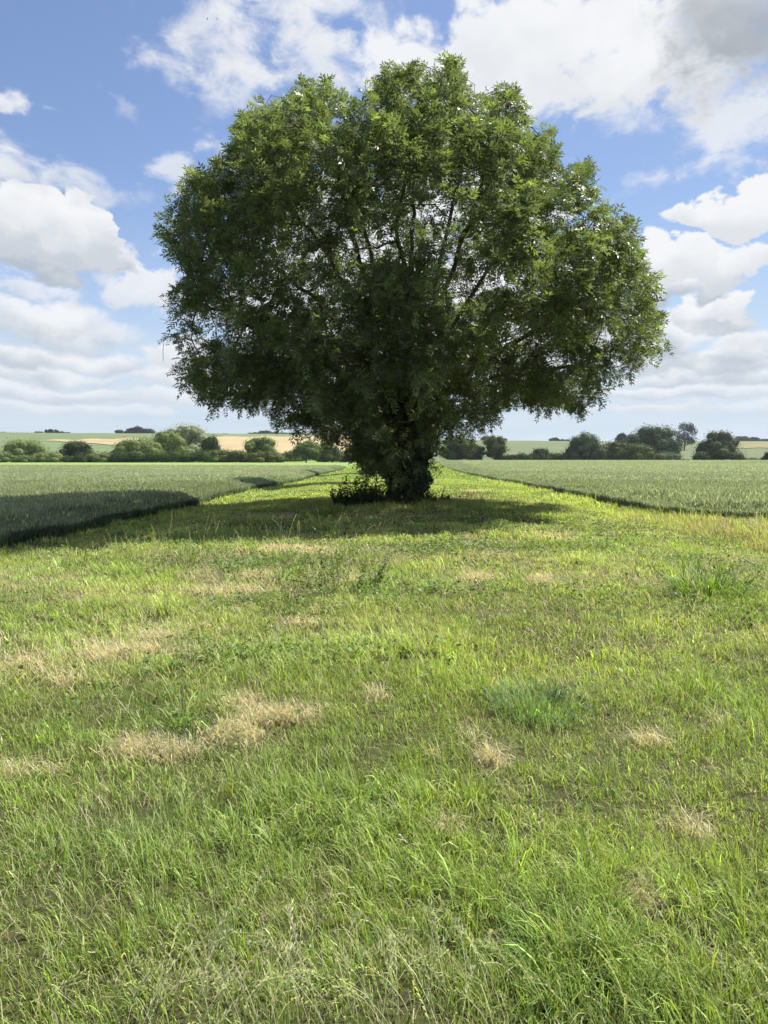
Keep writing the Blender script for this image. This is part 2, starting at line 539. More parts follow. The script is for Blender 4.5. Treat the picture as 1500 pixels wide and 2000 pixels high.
def fields(X, D):
    """straw amount 0..1 and lushness 0..1 over the strip"""
    wob = fbm(X / 0.30, D / 0.26, seed=31, oct=5, rough=.65) - 0.5
    bare = np.clip((blobs(X, D, BARE) * 1.2 + wob * 2.4 - 0.48) * 1.5, 0, 1)
    mid = sstep(6.5, 9.5, D) * (1 - sstep(19, 24, D))
    scat = sstep(0.56, 0.72, fbm(X / 0.9, D / 0.7, seed=33, oct=4)) * 0.55
    bare = np.maximum(bare * (bare > 0.08), scat * (0.15 + 0.45 * mid) * sstep(4.2, 6.5, D))
    lush = np.clip(blobs(X, D, LUSH) + (fbm(X / 1.3, D / 1.1, seed=35, oct=3) - 0.5) * 1.3 + 0.08, 0, 1)
    lush = lush * (1 - bare)
    brown = sstep(6.9, 8.4, X + (fbm(X / 1.0, D / 1.0, seed=37, oct=2) - 0.5) * 1.5) * sstep(13, 15, D) * (1 - sstep(22.5, 23.5, D))
    under = np.exp(-(((X - 0.4) / 3.2) ** 2 + ((D - 24.2) / 2.6) ** 2))
    return bare, lush, brown, under


# ------------------------------------------------------------------ ground: one sheet to beyond the ridge
def make_ground():
    rows = np.concatenate([np.linspace(-60, -2, 12), np.arange(-1, 34, 0.12), np.arange(34, 90, 0.8), np.arange(90, 250, 4),
                           np.arange(250, 960, 7), np.linspace(970, 1700, 20), [2200, 3000, 4200]])
    s = np.linspace(-1, 1, 241)
    ss = np.sign(s) * (np.abs(s) * 0.22 + 0.78 * np.abs(s) ** 2.2)
    half = np.maximum(34, np.abs(rows) * 1.25 + 20)
    X = ss[None, :] * half[:, None]
    D = np.repeat(rows[:, None], len(s), 1)
    Z = terrain(X, D)
    x, d = X.ravel(), D.ravel()
    bare, lush, brown, under = fields(x, d)
    straw = np.array([0.28, 0.235, 0.145]); soil = np.array([0.055, 0.056, 0.024]); green = np.array([0.075, 0.125, 0.028])
    c = soil[None] * (1 - bare[:, None]) + straw[None] * bare[:, None]
    far = sstep(22, 60, d)[:, None]
    c = c * (1 - far) + green[None] * far
    wh = (in_left(x, d) | in_right(x, d))[:, None]
    c = np.where(wh, np.array([0.05, 0.055, 0.03])[None], c)
    # pasture beyond the crop and on the slope
    hill = sstep(140, 200, d)[:, None]
    a = x / np.maximum(d, 1)
    lft = sstep(0.12, 0.02, a)[:, None]
    past = np.array([0.110, 0.142, 0.070])[None] * lft + np.array([0.108, 0.130, 0.068])[None] * (1 - lft)
    lane = np.array([0.17, 0.24, 0.07])[None]
    past = np.where((d < 300)[:, None] & (lft > 0.5), lane, past)
    c = c * (1 - hill) + past * hill
    v = np.stack([x, d, Z.ravel()], 1)
    f = grid_faces(len(rows), len(s))
    mi = (v[f[:, 0], 1] > 200).astype(np.int32)
    o = build('ground', v, f, [M_ground, M_hill], c, smooth=True, mat_index=mi)
    tag(o, 'grassy ground of the field strip running back to the low hills', 'ground', kind='structure')


make_ground()


def draped_field(name, label, quadpx, colr, seed, nu=44, nv=10):
    """a field on the far slope: four frame corners (near-left, near-right, far-right, far-left) dropped on the hillside"""
    P = np.array(quadpx, float)
    us, vs = np.linspace(0, 1, nu), np.linspace(0, 1, nv)
    G = np.array([[(1 - v) * ((1 - u) * P[0] + u * P[1]) + v * ((1 - u) * P[3] + u * P[2]) for u in us] for v in vs])
    pts = np.array([[ground_at(px, py + 0.9 * math.sin(px * 0.09 + seed), True) for px, py in row] for row in G]).reshape(-1, 3)
    pts[:, 2] += 0.35
    c = np.tile(np.array(colr)[None], (len(pts), 1)) * (0.85 + 0.3 * fbm(pts[:, 0] / 60, pts[:, 1] / 25, seed=seed))[:, None]
    o = build(name, pts, grid_faces(nv, nu), M_hill, c, smooth=True)
    tag(o, label, 'field', kind='structure')


TAN = (0.285, 0.23, 0.13)
draped_field('stubble_field', 'pale tan stubble strip between two green fields on the left hillside', [(165, 867), (258, 870), (272, 856.5), (78, 860.5)], TAN, 1)
draped_field('stubble_field', 'wide golden stubble field on the hillside behind the hedge', [(395, 886), (715, 886), (715, 851.5), (395, 853.5)], TAN, 2)
draped_field('dry_field', 'brownish dry field along the ridge at the far right', [(1400, 875), (1560, 877), (1560, 864), (1400, 863.5)], (0.155, 0.150, 0.075), 3)


# ------------------------------------------------------------------ grass
def unit(v): return v / np.maximum(np.linalg.norm(v, axis=-1, keepdims=True), 1e-9)


def blades(base, H, Wd, az, lean, curl, colr, segs, tipcol=None):
    """ribbons: base (N,3), height, width, lean azimuth, lean and curl amounts; returns verts, quads, colours"""
    n = len(base)
    ts = np.linspace(0, 1, segs + 1)
    dirv_ = np.stack([np.cos(az), np.sin(az), np.zeros(n)], 1)
    sa = az + math.pi / 2 + RNG.normal(0, 0.5, n)
    side = np.stack([np.cos(sa), np.sin(sa), np.zeros(n)], 1)
    V = np.empty((n, segs + 1, 2, 3), np.float32)
    Cc = np.empty((n, segs + 1, 2, 3), np.float32)
    for i, t in enumerate(ts):
        off = lean * t + curl * t * t
        up = np.sqrt(np.maximum(1 - np.minimum(off, 0.97) ** 2, 0.04)) * t
        cpos = base + dirv_ * (H * off * 0.9)[:, None]
        cpos[:, 2] += H * up
        w = Wd * max(0.06, (1 - t) ** 0.65 * (0.75 + 0.5 * t))
        V[:, i, 0] = cpos - side * (w / 2)[:, None]
        V[:, i, 1] = cpos + side * (w / 2)[:, None]
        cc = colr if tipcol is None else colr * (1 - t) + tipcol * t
        Cc[:, i, 0] = cc
        Cc[:, i, 1] = cc
    k = (np.arange(n) * (segs + 1) * 2)[:, None]
    s = np.arange(segs)[None, :] * 2
    b = k + s
    Q = np.stack([b, b + 1, b + 3, b + 2], -1).reshape(-1, 4)
    return V.reshape(-1, 3), Q, Cc.reshape(-1, 3)


STRAW = np.array([0.47, 0.415, 0.265])
G_DARK = np.array([0.116, 0.178, 0.034])
G_MID = np.array([0.215, 0.298, 0.060])
G_YEL = np.array([0.365, 0.425, 0.108])
G_BLUE = np.array([0.110, 0.205, 0.070])
BROWN = np.array([0.33, 0.265, 0.165])


def make_grass():
    bag = Bag()
    bands = [(0.9, 3.2, 7600, 4, .0034), (3.2, 5.5, 5200, 3, .0044), (5.5, 8.5, 3400, 3, .0062), (8.5, 14, 1800, 3, .0095), (14, 26, 760, 2, .017), (26, 60, 230, 2, .035), (60, 245, 26, 1, .13)]
    bands.append((-1.5, 16, 900, 2, .011))      # the turf either side of where the camera stands
    for (d0, d1, dens, segs, wid) in bands:
        n_t = 14 if d1 < 30 else 6
        area = 0.5 * (0.72 * (d1 ** 2 - d0 ** 2)) * 2 + 3.0 * (d1 - d0)
        n = int(area * dens / n_t)
        D = np.sqrt(RNG.uniform(d0 ** 2, d1 ** 2, n))
        X = RNG.uniform(-1, 1, n) * (0.72 * D + 1.5)
        beside = d0 < 0
        if beside:
            n = 24 * 17 * 900 // 14
            D = RNG.uniform(d0, d1, n); X = RNG.uniform(-11, 13, n)
        keep = ~(beside & (D > .9) & (np.abs(X) < 0.72 * D + 1.4)) & ~(X < left_edge(D) - 0.05) & ~in_right(X, D) & (X < 24)
        if d0 >= 26: keep &= (X < right_edge(D) + 0.1)
        X, D = X[keep], D[keep]
        bare, lush, brown, under = fields(X, D)
        keep = RNG.uniform(0, 1, len(X)) > bare * 0.80 + 0.1 * (1 - lush)
        X, D, bare, lush, brown, under = [q[keep] for q in (X, D, bare, lush, brown, under)]
        hole = fbm(X / .22, D / .22, seed=40, oct=3)
        k = RNG.uniform(0, 1, len(X)) < sstep(.27, .46, hole) + .18 + .2 * (D < 5) + .15 * (D > 6) + .5 * (D > 14)
        X, D, bare, lush, brown, under = [q[k] for q in (X, D, bare, lush, brown, under)]
        m = len(X)
        # tuft properties
        tall = fbm(X / 0.8, D / 0.8, seed=41, oct=3)
        near = 1 - sstep(5.0, 8.2, D)
        h = ((0.062 + 0.085 * tall) * (1 - near) + near * (0.070 + 0.085 * tall)) * (0.45 + 1.15 * fbm(X / .33, D / .33, seed=42, oct=2))
        h = h * (0.72 + 0.9 * lush) * (1 - 0.80 * bare)
        edge = np.exp(-((X - left_edge(D)) / 1.4) ** 2) + np.exp(-((X - right_edge(D)) / 1.6) ** 2) * (D > 15)
        h = h * (1 + (0.9 + 0.8 * (X > 0)) * edge * (D > 9)) + brown * 0.14 + under * 0.14
        h = h * np.exp(RNG.normal(0, 0.22, m))
        hue = fbm(X / 2.4 + 5, D / 1.9, seed=43, oct=4)
        u = RNG.uniform(0, 1, m)
        colr = G_DARK[None] + (G_MID - G_DARK)[None] * np.clip((hue - 0.25) * 2.6, 0, 1)[:, None]
        yel = np.clip(sstep(0.46, 0.66, fbm(X / 1.6, D / 1.8 + 3, seed=45, oct=3)) * 0.8 + 0.35 * edge * (D > 8) + 0.35 * sstep(9, 16, D) * (1 - sstep(60, 90, D)), 0, 1)
        yel = yel * (0.25 + 0.75 * sstep(3.6, 7.0, D))
        colr = colr + (G_YEL[None] - colr) * (yel * 0.85)[:, None]
        blue = np.clip(sstep(0.58, 0.7, fbm(X / 1.1 + 9, D / 1.0, seed=47, oct=2)), 0, 1) * (1 - yel)
        colr = colr + (G_BLUE[None] - colr) * (blue * 0.2)[:, None]
        # expand tufts into blades
        rep = lambda q: np.repeat(q, n_t, axis=0)
        N_ = m * n_t
        spread = (0.024 + 0.05 * (1 - sstep(0, 0.6, rep(lush)))) * (1 + 0.06 * rep(D))
        oa = RNG.uniform(0, 2 * math.pi, N_); orr = np.sqrt(RNG.uniform(0, 1, N_)) * spread
        bx = rep(X) + np.cos(oa) * orr; bd = rep(D) + np.sin(oa) * orr
        H = rep(h) * RNG.uniform(0.5, 1.2, N_)
        wind = 2.7 + rep(fbm(X / 1.5, D / 1.5, seed=49, oct=2) - 0.5) * 5
        az = np.where(RNG.uniform(0, 1, N_) < 0.55, oa + RNG.normal(0, 0.5, N_), wind + RNG.normal(0, 0.7, N_))
        lean = np.abs(RNG.normal(0.20, 0.22, N_)) + 0.25 * rep(lush) * RNG.uniform(0, 1, N_)
        curl = np.abs(RNG.normal(0.26, 0.26, N_)) + 0.3 * rep(lush) * RNG.uniform(0, 1, N_)
        cc = rep(colr * np.exp(RNG.normal(0, .16, (m, 1)))) * np.exp(RNG.normal(0, 0.24, (N_, 1))) * (1 + RNG.normal(0, 0.05, (N_, 3)))
        pdry = np.clip(0.05 + 0.07 * rep(sstep(3.5, 7, D)) + 0.75 * rep(bare) + 0.35 * rep(under) + 0.13 * (1 - rep(lush)) * rep(sstep(0.4, 0.6, fbm(X / 0.8, D / 0.8 + 7, seed=51, oct=3))), 0, 0.95)
        dry = RNG.uniform(0, 1, N_) < pdry
        cc = np.where(dry[:, None], STRAW[None] * RNG.uniform(0.55, 1.15, (N_, 1)), cc)
        isb = RNG.uniform(0, 1, N_) < rep(brown) * 0.45
        cc = np.where(isb[:, None], BROWN[None] * RNG.uniform(0.7, 1.3, (N_, 1)), cc)
        lean = np.where(dry & (RNG.uniform(0, 1, N_) < .6), lean + 0.45, lean)
        H = np.where(dry, H * 0.85, H)
        w = wid * np.exp(RNG.normal(0, 0.35, N_)) * (1 + 0.5 * rep(lush))
        broad = RNG.uniform(0, 1, N_) < .035
        w = np.where(broad, w * 1.8, w); cc = np.where(broad[:, None], cc * 1.35 + .02, cc)  # broad blades also coloured brighter, a painted stand-in for tip glints
        base = np.stack([bx, bd, terrain(bx, bd) - 0.01], 1)
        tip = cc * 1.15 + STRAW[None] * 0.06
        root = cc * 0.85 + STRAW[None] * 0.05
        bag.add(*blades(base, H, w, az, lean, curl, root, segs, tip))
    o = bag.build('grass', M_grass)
    tag(o, 'long meadow grass covering the strip around the tree', 'grass', kind='stuff')


def make_thatch():
    """dead straw lying in the bare patches and between tufts"""
    bag = Bag()
    for (d0, d1, n, wid) in [(1.2, 5, 40000, .0026), (5, 12, 110000, .0055), (12, 30, 60000, .014)]:
        D = np.sqrt(RNG.uniform(d0 ** 2, d1 ** 2, n))
        X = RNG.uniform(-1, 1, n) * (0.62 * D + 1)
        bare, lush, brown, under = fields(X, D)
        keep = (RNG.uniform(0, 1, n) < bare * 0.95 + 0.06 + 0.10 * sstep(4, 7, D) + 0.4 * under) & ~(X < left_edge(D)) & ~in_right(X, D)
        X, D = X[keep], D[keep]
        m = len(X)
        base = np.stack([X, D, terrain(X, D) + RNG.uniform(0, 0.035, m)], 1)
        H = RNG.uniform(0.06, 0.20, m)
        cc = STRAW[None] * RNG.uniform(0.55, 1.25, (m, 1)) * np.array([1, 1, 1])[None] * (1 + RNG.normal(0, 0.06, (m, 3)))
        bag.add(*blades(base, H, wid * np.exp(RNG.normal(0, .3, m)), RNG.uniform(0, 6.283, m), RNG.uniform(0.75, 1.0, m), RNG.normal(0, 0.12, m), cc, 2))
    for (bx, by, rx, ry, w) in BARE:
        n = int(min(2600, 16000 * rx * ry * w / max(1, by / 7)) + 180)
        X = bx + RNG.normal(0, rx * .5, n); D = by + RNG.normal(0, ry * .5, n)
        bare = fields(X, D)[0]
        k = RNG.uniform(0, 1, n) < .15 + bare
        X, D = X[k], D[k]; m = len(X)
        base = np.stack([X, D, terrain(X, D) + RNG.uniform(0, .03, m)], 1)
        cc = STRAW[None] * RNG.choice([.6, 1.0, 1.25, 1.5], m)[:, None] * (1 + RNG.normal(0, .07, (m, 3)))
        bag.add(*blades(base, RNG.uniform(.05, .17, m), np.full(m, max(.0024, .0009 * by)) * np.exp(RNG.normal(0, .3, m)), RNG.uniform(0, 6.283, m), RNG.uniform(.82, 1.05, m), RNG.normal(0, .2, m), cc, 2))
    o = bag.build('dry_grass', M_grass)
    tag(o, 'dead straw lying in bleached patches of the turf', 'dry grass', kind='stuff')


def leaf_quads(pos, size, nrm, asp, colr, az):
    """flat pointed leaves"""
    n = len(pos)
    nrm = unit(nrm)
    t = np.stack([np.cos(az), np.sin(az), np.zeros(n)], 1)
    t = unit(t - nrm * np.sum(t * nrm, 1, keepdims=True))
    b = np.cross(nrm, t)
    L = size[:, None]; w = (size * asp)[:, None] / 2
    V = np.stack([pos, pos + t * L * 0.45 + b * w, pos + t * L - nrm * L * 0.12, pos + t * L * 0.45 - b * w], 1)
    Q = np.arange(n * 4).reshape(n, 4)
    return V.reshape(-1, 3), Q, np.repeat(colr, 4, 0)


def make_clover():
    bag = Bag()
    n = 80000
    D = np.sqrt(RNG.uniform(2.0 ** 2, 22 ** 2, n))
    X = RNG.uniform(-1, 1, n) * (0.62 * D + 1)
    spots = [patch(*p) for p in [(500, 1290, .6, .3, 1), (650, 1185, .7, .4, .9), (850, 1165, .8, .4, .9), (480, 1110, .9, .7, .7), (880, 1080, 1.3, .9, .7), (380, 1415, .25, .15, .9), (700, 1280, .5, .25, .5), (350, 1310, .3, .1, .8)]]
    f = np.maximum(blobs(X, D, spots), 0.16 * sstep(0.5, 0.65, fbm(X / .8, D / .8, seed=61, oct=3)) * sstep(3, 6, D))
    keep = (RNG.uniform(0, 1, n) < f) & (X > left_edge(D)) & ~in_right(X, D)
    X, D = X[keep], D[keep]; m = len(X)
    for k in range(3):
        pos = np.stack([X + RNG.normal(0, .02, m), D + RNG.normal(0, .02, m), terrain(X, D) + RNG.uniform(0.03, 0.17, m)], 1)
        nr = np.stack([RNG.normal(0, .5, m), RNG.normal(0, .5, m), np.ones(m)], 1)
        cc = np.array([0.085, 0.145, 0.030])[None] * np.exp(RNG.normal(0, .3, (m, 1)))
        bag.add(*leaf_quads(pos, RNG.uniform(.02, .042, m) * (1 + D / 28), nr, .8, cc, RNG.uniform(0, 6.28, m)))
    tag(bag.build('low_weeds', M_weed), 'low broad leaved weeds and clover mixed in the turf', 'weeds', kind='stuff')


def seed_stems(bag, pts, H, lean_az, lean, colr, big=1.0):
    """thin flowering stems with zigzag spikelets"""
    n = len(pts)
    v, q, c = blades(pts, H, np.full(n, .0026 * big), lean_az, lean, lean * 0.9, colr * 0.8, 4, colr)
    bag.add(v, q, c)
    dirv_ = np.stack([np.cos(lean_az), np.sin(lean_az), np.zeros(n)], 1)
    for k in range(11):
        t = 0.60 + 0.40 * k / 10
        off = lean * t + lean * 0.9 * t * t
        up = np.sqrt(np.maximum(1 - np.minimum(off, .97) ** 2, .04)) * t
        p = pts + dirv_ * (H * off * .9)[:, None]
        p[:, 2] += H * up
        sg = 1 if k % 2 else -1
        az = lean_az + sg * 1.2 + RNG.normal(0, .3, n)
        d = unit(np.stack([np.cos(az) * .5, np.sin(az) * .5, np.full(n, .8)], 1) + dirv_ * .5)
        L = (RNG.uniform(.010, .017, n) * big)[:, None]
        s = unit(np.cross(d, np.array([0.1, 1, 0.2])[None])) * (0.0022 * big)
        V = np.stack([p, p + d * L * .5 + s, p + d * L, p + d * L * .5 - s], 1).reshape(-1, 3)
        bag.add(V, np.arange(n * 4).reshape(n, 4), np.repeat(colr, 4, 0))


def make_seedheads():
    bag = Bag()
    def cluster(px, py, rx, ry, n, h0, h1, big, lean=0.25, cc=(0.46, 0.45, 0.30), bias=None):
        g = on_ground(px, py)
        X = g[0] + RNG.normal(0, rx, n); D = g[1] + RNG.normal(0, ry, n)
        p = np.stack([X, D, terrain(X, D)], 1)
        az = RNG.uniform(0, 6.28, n) if bias is None else bias + RNG.normal(0, .6, n)
        seed_stems(bag, p, RNG.uniform(h0, h1, n), az, np.abs(RNG.normal(lean, .12, n)), np.array(cc)[None] * np.exp(RNG.normal(0, .2, (n, 1))), big)
    cluster(300, 1095, .7, .5, 60, .28, .46, 1.5, .14, cc=(0.42, 0.40, 0.25))
    cluster(420, 1080, .6, .5, 14, .4, .8, 1.8, .1, cc=(0.40, 0.40, 0.24))
    cluster(640, 1065, .5, .3, 12, .45, .75, 1.8, .2, cc=(0.40, 0.40, 0.24))
    cluster(900, 915, 1.2, 8, 60, .5, .8, 6, cc=(0.45, 0.36, 0.2))
    cluster(450, 1990, .32, .10, 44, .22, .34, 1.2, .4, bias=0.6)
    cluster(360, 1960, .25, .1, 21, .22, .34, 1.2, .4, bias=0.4)
    cluster(690, 2000, .22, .07, 24, .22, .34, 1.2, .35, bias=2.4)
    cluster(880, 2010, .16, .06, 21, .22, .34, 1.2, .35, bias=2.2)
    cluster(1450, 1990, .15, .08, 15, .22, .34, 1.2, .3)
    cluster(200, 1750, .7, .4, 40, .2, .32, .9, .25)
    cluster(1000, 1700, .8, .4, 40, .2, .3, .9, .25)
    cluster(1440, 1040, .8, 1.4, 150, .38, .58, 1.8, .15, cc=(0.36, 0.28, 0.18))
    tag(bag.build('flowering_grass', M_grass), 'flowering grass stems with pale seed heads standing above the turf', 'grass', kind='stuff')


make_grass()
make_thatch()
make_clover()
make_seedheads()


# ------------------------------------------------------------------ single tussocks and weeds
def tussock(name, label, px, py, n, rad, h, wid, colr, dry=0.1, lean=0.5):
    g = on_ground(px, py)
    g[2] = float(terrain(g[0], g[1]))
    oa = RNG.uniform(0, 6.283, n); rr = np.sqrt(RNG.uniform(0, 1, n)) * rad
    X = g[0] + np.cos(oa) * rr; D = g[1] + np.sin(oa) * rr
    base = np.stack([X, D, terrain(X, D) - .01], 1)
    cc = np.array(colr)[None] * np.exp(RNG.normal(0, .22, (n, 1)))
    cc = np.where((RNG.uniform(0, 1, n) < dry)[:, None], STRAW[None] * RNG.uniform(.6, 1.2, (n, 1)), cc)
    v, q, c = blades(base, h * RNG.uniform(.5, 1.15, n), np.full(n, wid) * np.exp(RNG.normal(0, .2, n)), oa + RNG.normal(0, .5, n),
                     (rr / rad) * lean + np.abs(RNG.normal(0, .1, n)), np.abs(RNG.normal(.4, .25, n)), cc * .8, 5, cc * 1.2)
    tag(build(name, v, q, M_grass, c, origin=g), label, 'grass tuft')


tussock('grass_tussock', 'coarse bright green tussock with broad arching blades and pale dead leaves at its foot', 1385, 1165, 420, .40, .38, .014, (0.13, 0.22, 0.035), .12)
tussock('grass_tussock', 'bluish green tuft of upright blades in the middle of the turf', 1050, 1375, 420, .28, .22, .006, (0.12, 0.22, 0.085), .06, .4)
tussock('grass_tussock', 'dark green tuft ringed by a crescent of bleached straw', 372, 1440, 420, .22, .17, .0055, (0.055, 0.11, 0.028), .05, .45)
tussock('grass_tussock', 'glossy arching green tuft among the near grass right of centre', 1120, 1880, 260, .2, .22, .0042, (0.14, 0.24, 0.055), .08, .6)


def weed_plant(name, label, cat, px, py, nst, rad, h, leafc, stemc, lsize, per=26, asp=.45):
    g = on_ground(px, py)
    g[2] = float(terrain(g[0], g[1]))
    root = empty(name, g, label, cat)
    n = nst
    oa = RNG.uniform(0, 6.283, n); rr = np.sqrt(RNG.uniform(0, 1, n)) * rad
    base = np.stack([np.cos(oa) * rr, np.sin(oa) * rr, np.full(n, -.02)], 1)
    H = h * RNG.uniform(.40, 1.2, n) * (1 - .62 * (rr / rad) ** 2)
    lean = (rr / rad) * .3 + np.abs(RNG.normal(0, .08, n))
    v, q, c = blades(base, H, np.full(n, .008), oa, lean, lean * .3, np.tile(np.array(stemc), (n, 1)), 4)
    build('stems', v, q, M_weed, c, parent=root)
    bag = Bag()
    for k in range(per):
        t = RNG.uniform(.05, 1.0, n)
        off = lean * t + lean * .3 * t * t
        p = base + np.stack([np.cos(oa), np.sin(oa), np.zeros(n)], 1) * (H * off * .9)[:, None]
        p[:, 2] += H * t * np.sqrt(np.maximum(1 - off ** 2, .05))
        az = RNG.uniform(0, 6.283, n)
        nr = np.stack([-np.cos(az) * .5 + RNG.normal(0, .3, n), -np.sin(az) * .5 + RNG.normal(0, .3, n), np.full(n, .8)], 1)
        cc = np.array(leafc)[None] * np.exp(RNG.normal(0, .28, (n, 1)))
        bag.add(*leaf_quads(p, lsize * RNG.uniform(.6, 1.3, n), nr, asp, cc, az))
    bag.build('foliage', M_weed, parent=root)
    return root


weed_plant('tall_weed', 'tall tangled weed with thin brown stems beside the pale bare patch', 'weed', 672, 1150, 60, .55, .80, (0.10, 0.15, 0.04), (0.16, 0.13, 0.06), .055, 22)
weed_plant('nettle_patch', 'dark bushy nettles against the left foot of the trunk', 'nettles', 700, 994, 110, .85, 1.0, (0.065, 0.095, 0.032), (0.09, 0.07, 0.035), .095, 44, .55)
weed_plant('nettle_patch', 'dark straggly nettles against the right foot of the trunk', 'nettles', 845, 988, 50, .6, .6, (0.045, 0.07, 0.024), (0.10, 0.07, 0.04), .065, 30, .5)
weed_plant('dock_plant', 'reddish brown dried dock growing right of the trunk', 'weed', 905, 975, 40, .9, .45, (0.16, 0.095, 0.05), (0.17, 0.09, 0.05), .07, 18)
weed_plant('low_bush', 'low dark undergrowth across the front of the trunk base', 'undergrowth', 775, 991, 260, 1.35, .80, (0.075, 0.085, 0.036), (0.14, 0.11, 0.06), .075, 28, .5)


# ------------------------------------------------------------------ wheat
W_STEM = np.array([0.17, 0.22, 0.10])
W_LEAF = np.array([0.142, 0.190, 0.115])
W_EAR = np.array([0.37, 0.40, 0.265])


def wheat_plants(bag, X, D, lod):
    n = len(X)
    if n == 0: return
    hmod = 0.94 + 0.14 * fbm(X / 4, D / 4, seed=71, oct=3)
    ed = np.where(X < 0, left_edge(D) - X, np.minimum(X - right_edge(D), np.maximum(D - right_front(X), 0)))
    ed = ed + (fbm(X / .6, D / .6, seed=77, oct=3) - .5) * .9
    Ht = 0.70 * hmod * np.exp(RNG.normal(0, .075, n)) * (.50 + .50 * sstep(-.1, 1.3, ed))
    base = np.stack([X, D, terrain(X, D)], 1)
    tone = (0.82 + 0.36 * fbm(X / 9, D / 9, seed=73, oct=3))[:, None] * np.exp(RNG.normal(-.03, (.28 if lod < 2 else .22), (n, 1)))
    az = RNG.uniform(0, 6.283, n)
    lean = np.abs(RNG.normal(0.05, .06, n))
    k = {0: 1.0, 1: 1.6, 2: 3.2, 3: 5.5}[lod]
    if lod < 2:
        bag.add(*blades(base, Ht * .92, np.full(n, .0045 * k), az, lean, lean * .5, W_STEM * tone * .95, 2, W_STEM * tone * 1.1))
    if lod < 3:
        for j in range(3 if lod < 2 else 2):
            la = RNG.uniform(0, 6.283, n)
            lb = base.copy()
            lb[:, 2] += Ht * RNG.uniform(.25, .72, n)
            bag.add(*blades(lb, RNG.uniform(.20, .32, n), np.full(n, .011 * k), la, RNG.uniform(.15, .5, n), RNG.uniform(.2, .7, n), W_LEAF * tone * .9, 3 if lod == 0 else 2, W_LEAF * tone * 1.15))
    # ears
    dirv_ = np.stack([np.cos(az), np.sin(az), np.zeros(n)], 1)
    top = base + dirv_ * (Ht * (lean + lean * .5) * .85)[:, None]
    top[:, 2] += Ht * .88
    d = unit(dirv_ * RNG.uniform(0, .55, n)[:, None] + np.array([0, 0, 1.0])[None])
    L = (RNG.uniform(.085, .12, n) * (1 if lod < 3 else 1.5))[:, None]
    for j in range(2 if lod < 2 else 1):
        sa = (az + j * 1.57 + RNG.normal(0, .2, n)) if lod < 2 else RNG.normal(0, .5, n)
        s = np.stack([np.cos(sa), np.sin(sa), np.zeros(n)], 1) * (.0085 * k)
        V = np.stack([top - s * .5, top + d * L * .45 - s, top + d * L * .45 + s, top + s * .5], 1)
        V2 = np.stack([top + d * L * .45 - s, top + d * L - s * .15, top + d * L + s * .15, top + d * L * .45 + s], 1)
        V = np.concatenate([V, V2], 1)
        Q = np.arange(n)[:, None, None] * 8 + np.array([[0, 1, 2, 3], [4, 5, 6, 7]])[None]
        bag.add(V.reshape(-1, 3), Q.reshape(-1, 4), np.repeat(W_EAR[None] * tone, 8, 0))
    if lod == 3:
        s = np.stack([np.ones(n), np.zeros(n), np.zeros(n)], 1) * .06
        b0 = base.copy(); b0[:, 2] += .3
        V = np.stack([b0 - s, b0 + s, top + s, top - s], 1)
        bag.add(V.reshape(-1, 3), np.arange(n * 4).reshape(n, 4), np.repeat(W_LEAF[None] * tone * 1.2, 4, 0))


def make_wheat(name, label, inside, xlo, xhi, under_pts):
    bag = Bag()
    for (d0, d1, dens, lod) in [(5, 22, 330, 0), (22, 42, 210, 1), (42, 90, 62, 2), (90, 265, 15, 3)]:
        for sgn in (0,):
            n = int((0.66 * (d1 ** 2 - d0 ** 2) * 0.5 + 3 * (d1 - d0)) * dens)
            D = np.sqrt(RNG.uniform(d0 ** 2, d1 ** 2, n))
            X = RNG.uniform(0, 1, n) * (0.66 * D + 3)
            X = X if xlo >= 0 else -X
            k = inside(X, D)
            wheat_plants(bag, X[k], D[k], lod)
    # drilled thicker along the margin so the edge closes
    if True:
        n = 17000
        D = RNG.uniform(8, 60, n)
        e = left_edge(D) if xlo < 0 else right_edge(D)
        X = e + (-1 if xlo < 0 else 1) * np.abs(RNG.normal(0, .55, n))
        k = inside(X, D)
        wheat_plants(bag, X[k], D[k], 1)
        n = 10000
        D = RNG.uniform(58, 150, n)
        e = left_edge(D) if xlo < 0 else right_edge(D)
        X = e + (-1 if xlo < 0 else 1) * np.abs(RNG.normal(0, .8, n))
        k = inside(X, D)
        wheat_plants(bag, X[k], D[k], 2)
    if xlo >= 0:
        n = 7000
        X = RNG.uniform(9.2, 23, n)
        D = right_front(X) + np.abs(RNG.normal(0, .45, n))
        k = inside(X, D)
        wheat_plants(bag, X[k], D[k], 1)
    # the shaded mass of leaves between the stems
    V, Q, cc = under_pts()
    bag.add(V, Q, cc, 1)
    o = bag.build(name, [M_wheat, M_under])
    tag(o, label, 'wheat', kind='stuff')


def under_fn(N, pos):
    c, n = tint_plus_noise(N, pos, 9.0, 0.6, 8.0)
    return c, (n, 1.0, 0.25)


M_under = plain_material('wheat_understorey', under_fn, 0.9, 0.05)


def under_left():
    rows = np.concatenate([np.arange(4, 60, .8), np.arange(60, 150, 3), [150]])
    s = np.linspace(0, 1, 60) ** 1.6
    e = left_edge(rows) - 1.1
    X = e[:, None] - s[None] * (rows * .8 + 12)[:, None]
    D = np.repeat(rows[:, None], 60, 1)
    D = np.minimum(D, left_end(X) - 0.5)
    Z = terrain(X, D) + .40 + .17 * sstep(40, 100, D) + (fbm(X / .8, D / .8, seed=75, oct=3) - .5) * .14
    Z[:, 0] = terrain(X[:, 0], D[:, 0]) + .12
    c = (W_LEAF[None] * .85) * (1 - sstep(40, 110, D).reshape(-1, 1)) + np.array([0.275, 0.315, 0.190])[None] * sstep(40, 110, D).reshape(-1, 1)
    return np.stack([X, D, Z], -1).reshape(-1, 3), grid_faces(len(rows), 60), c


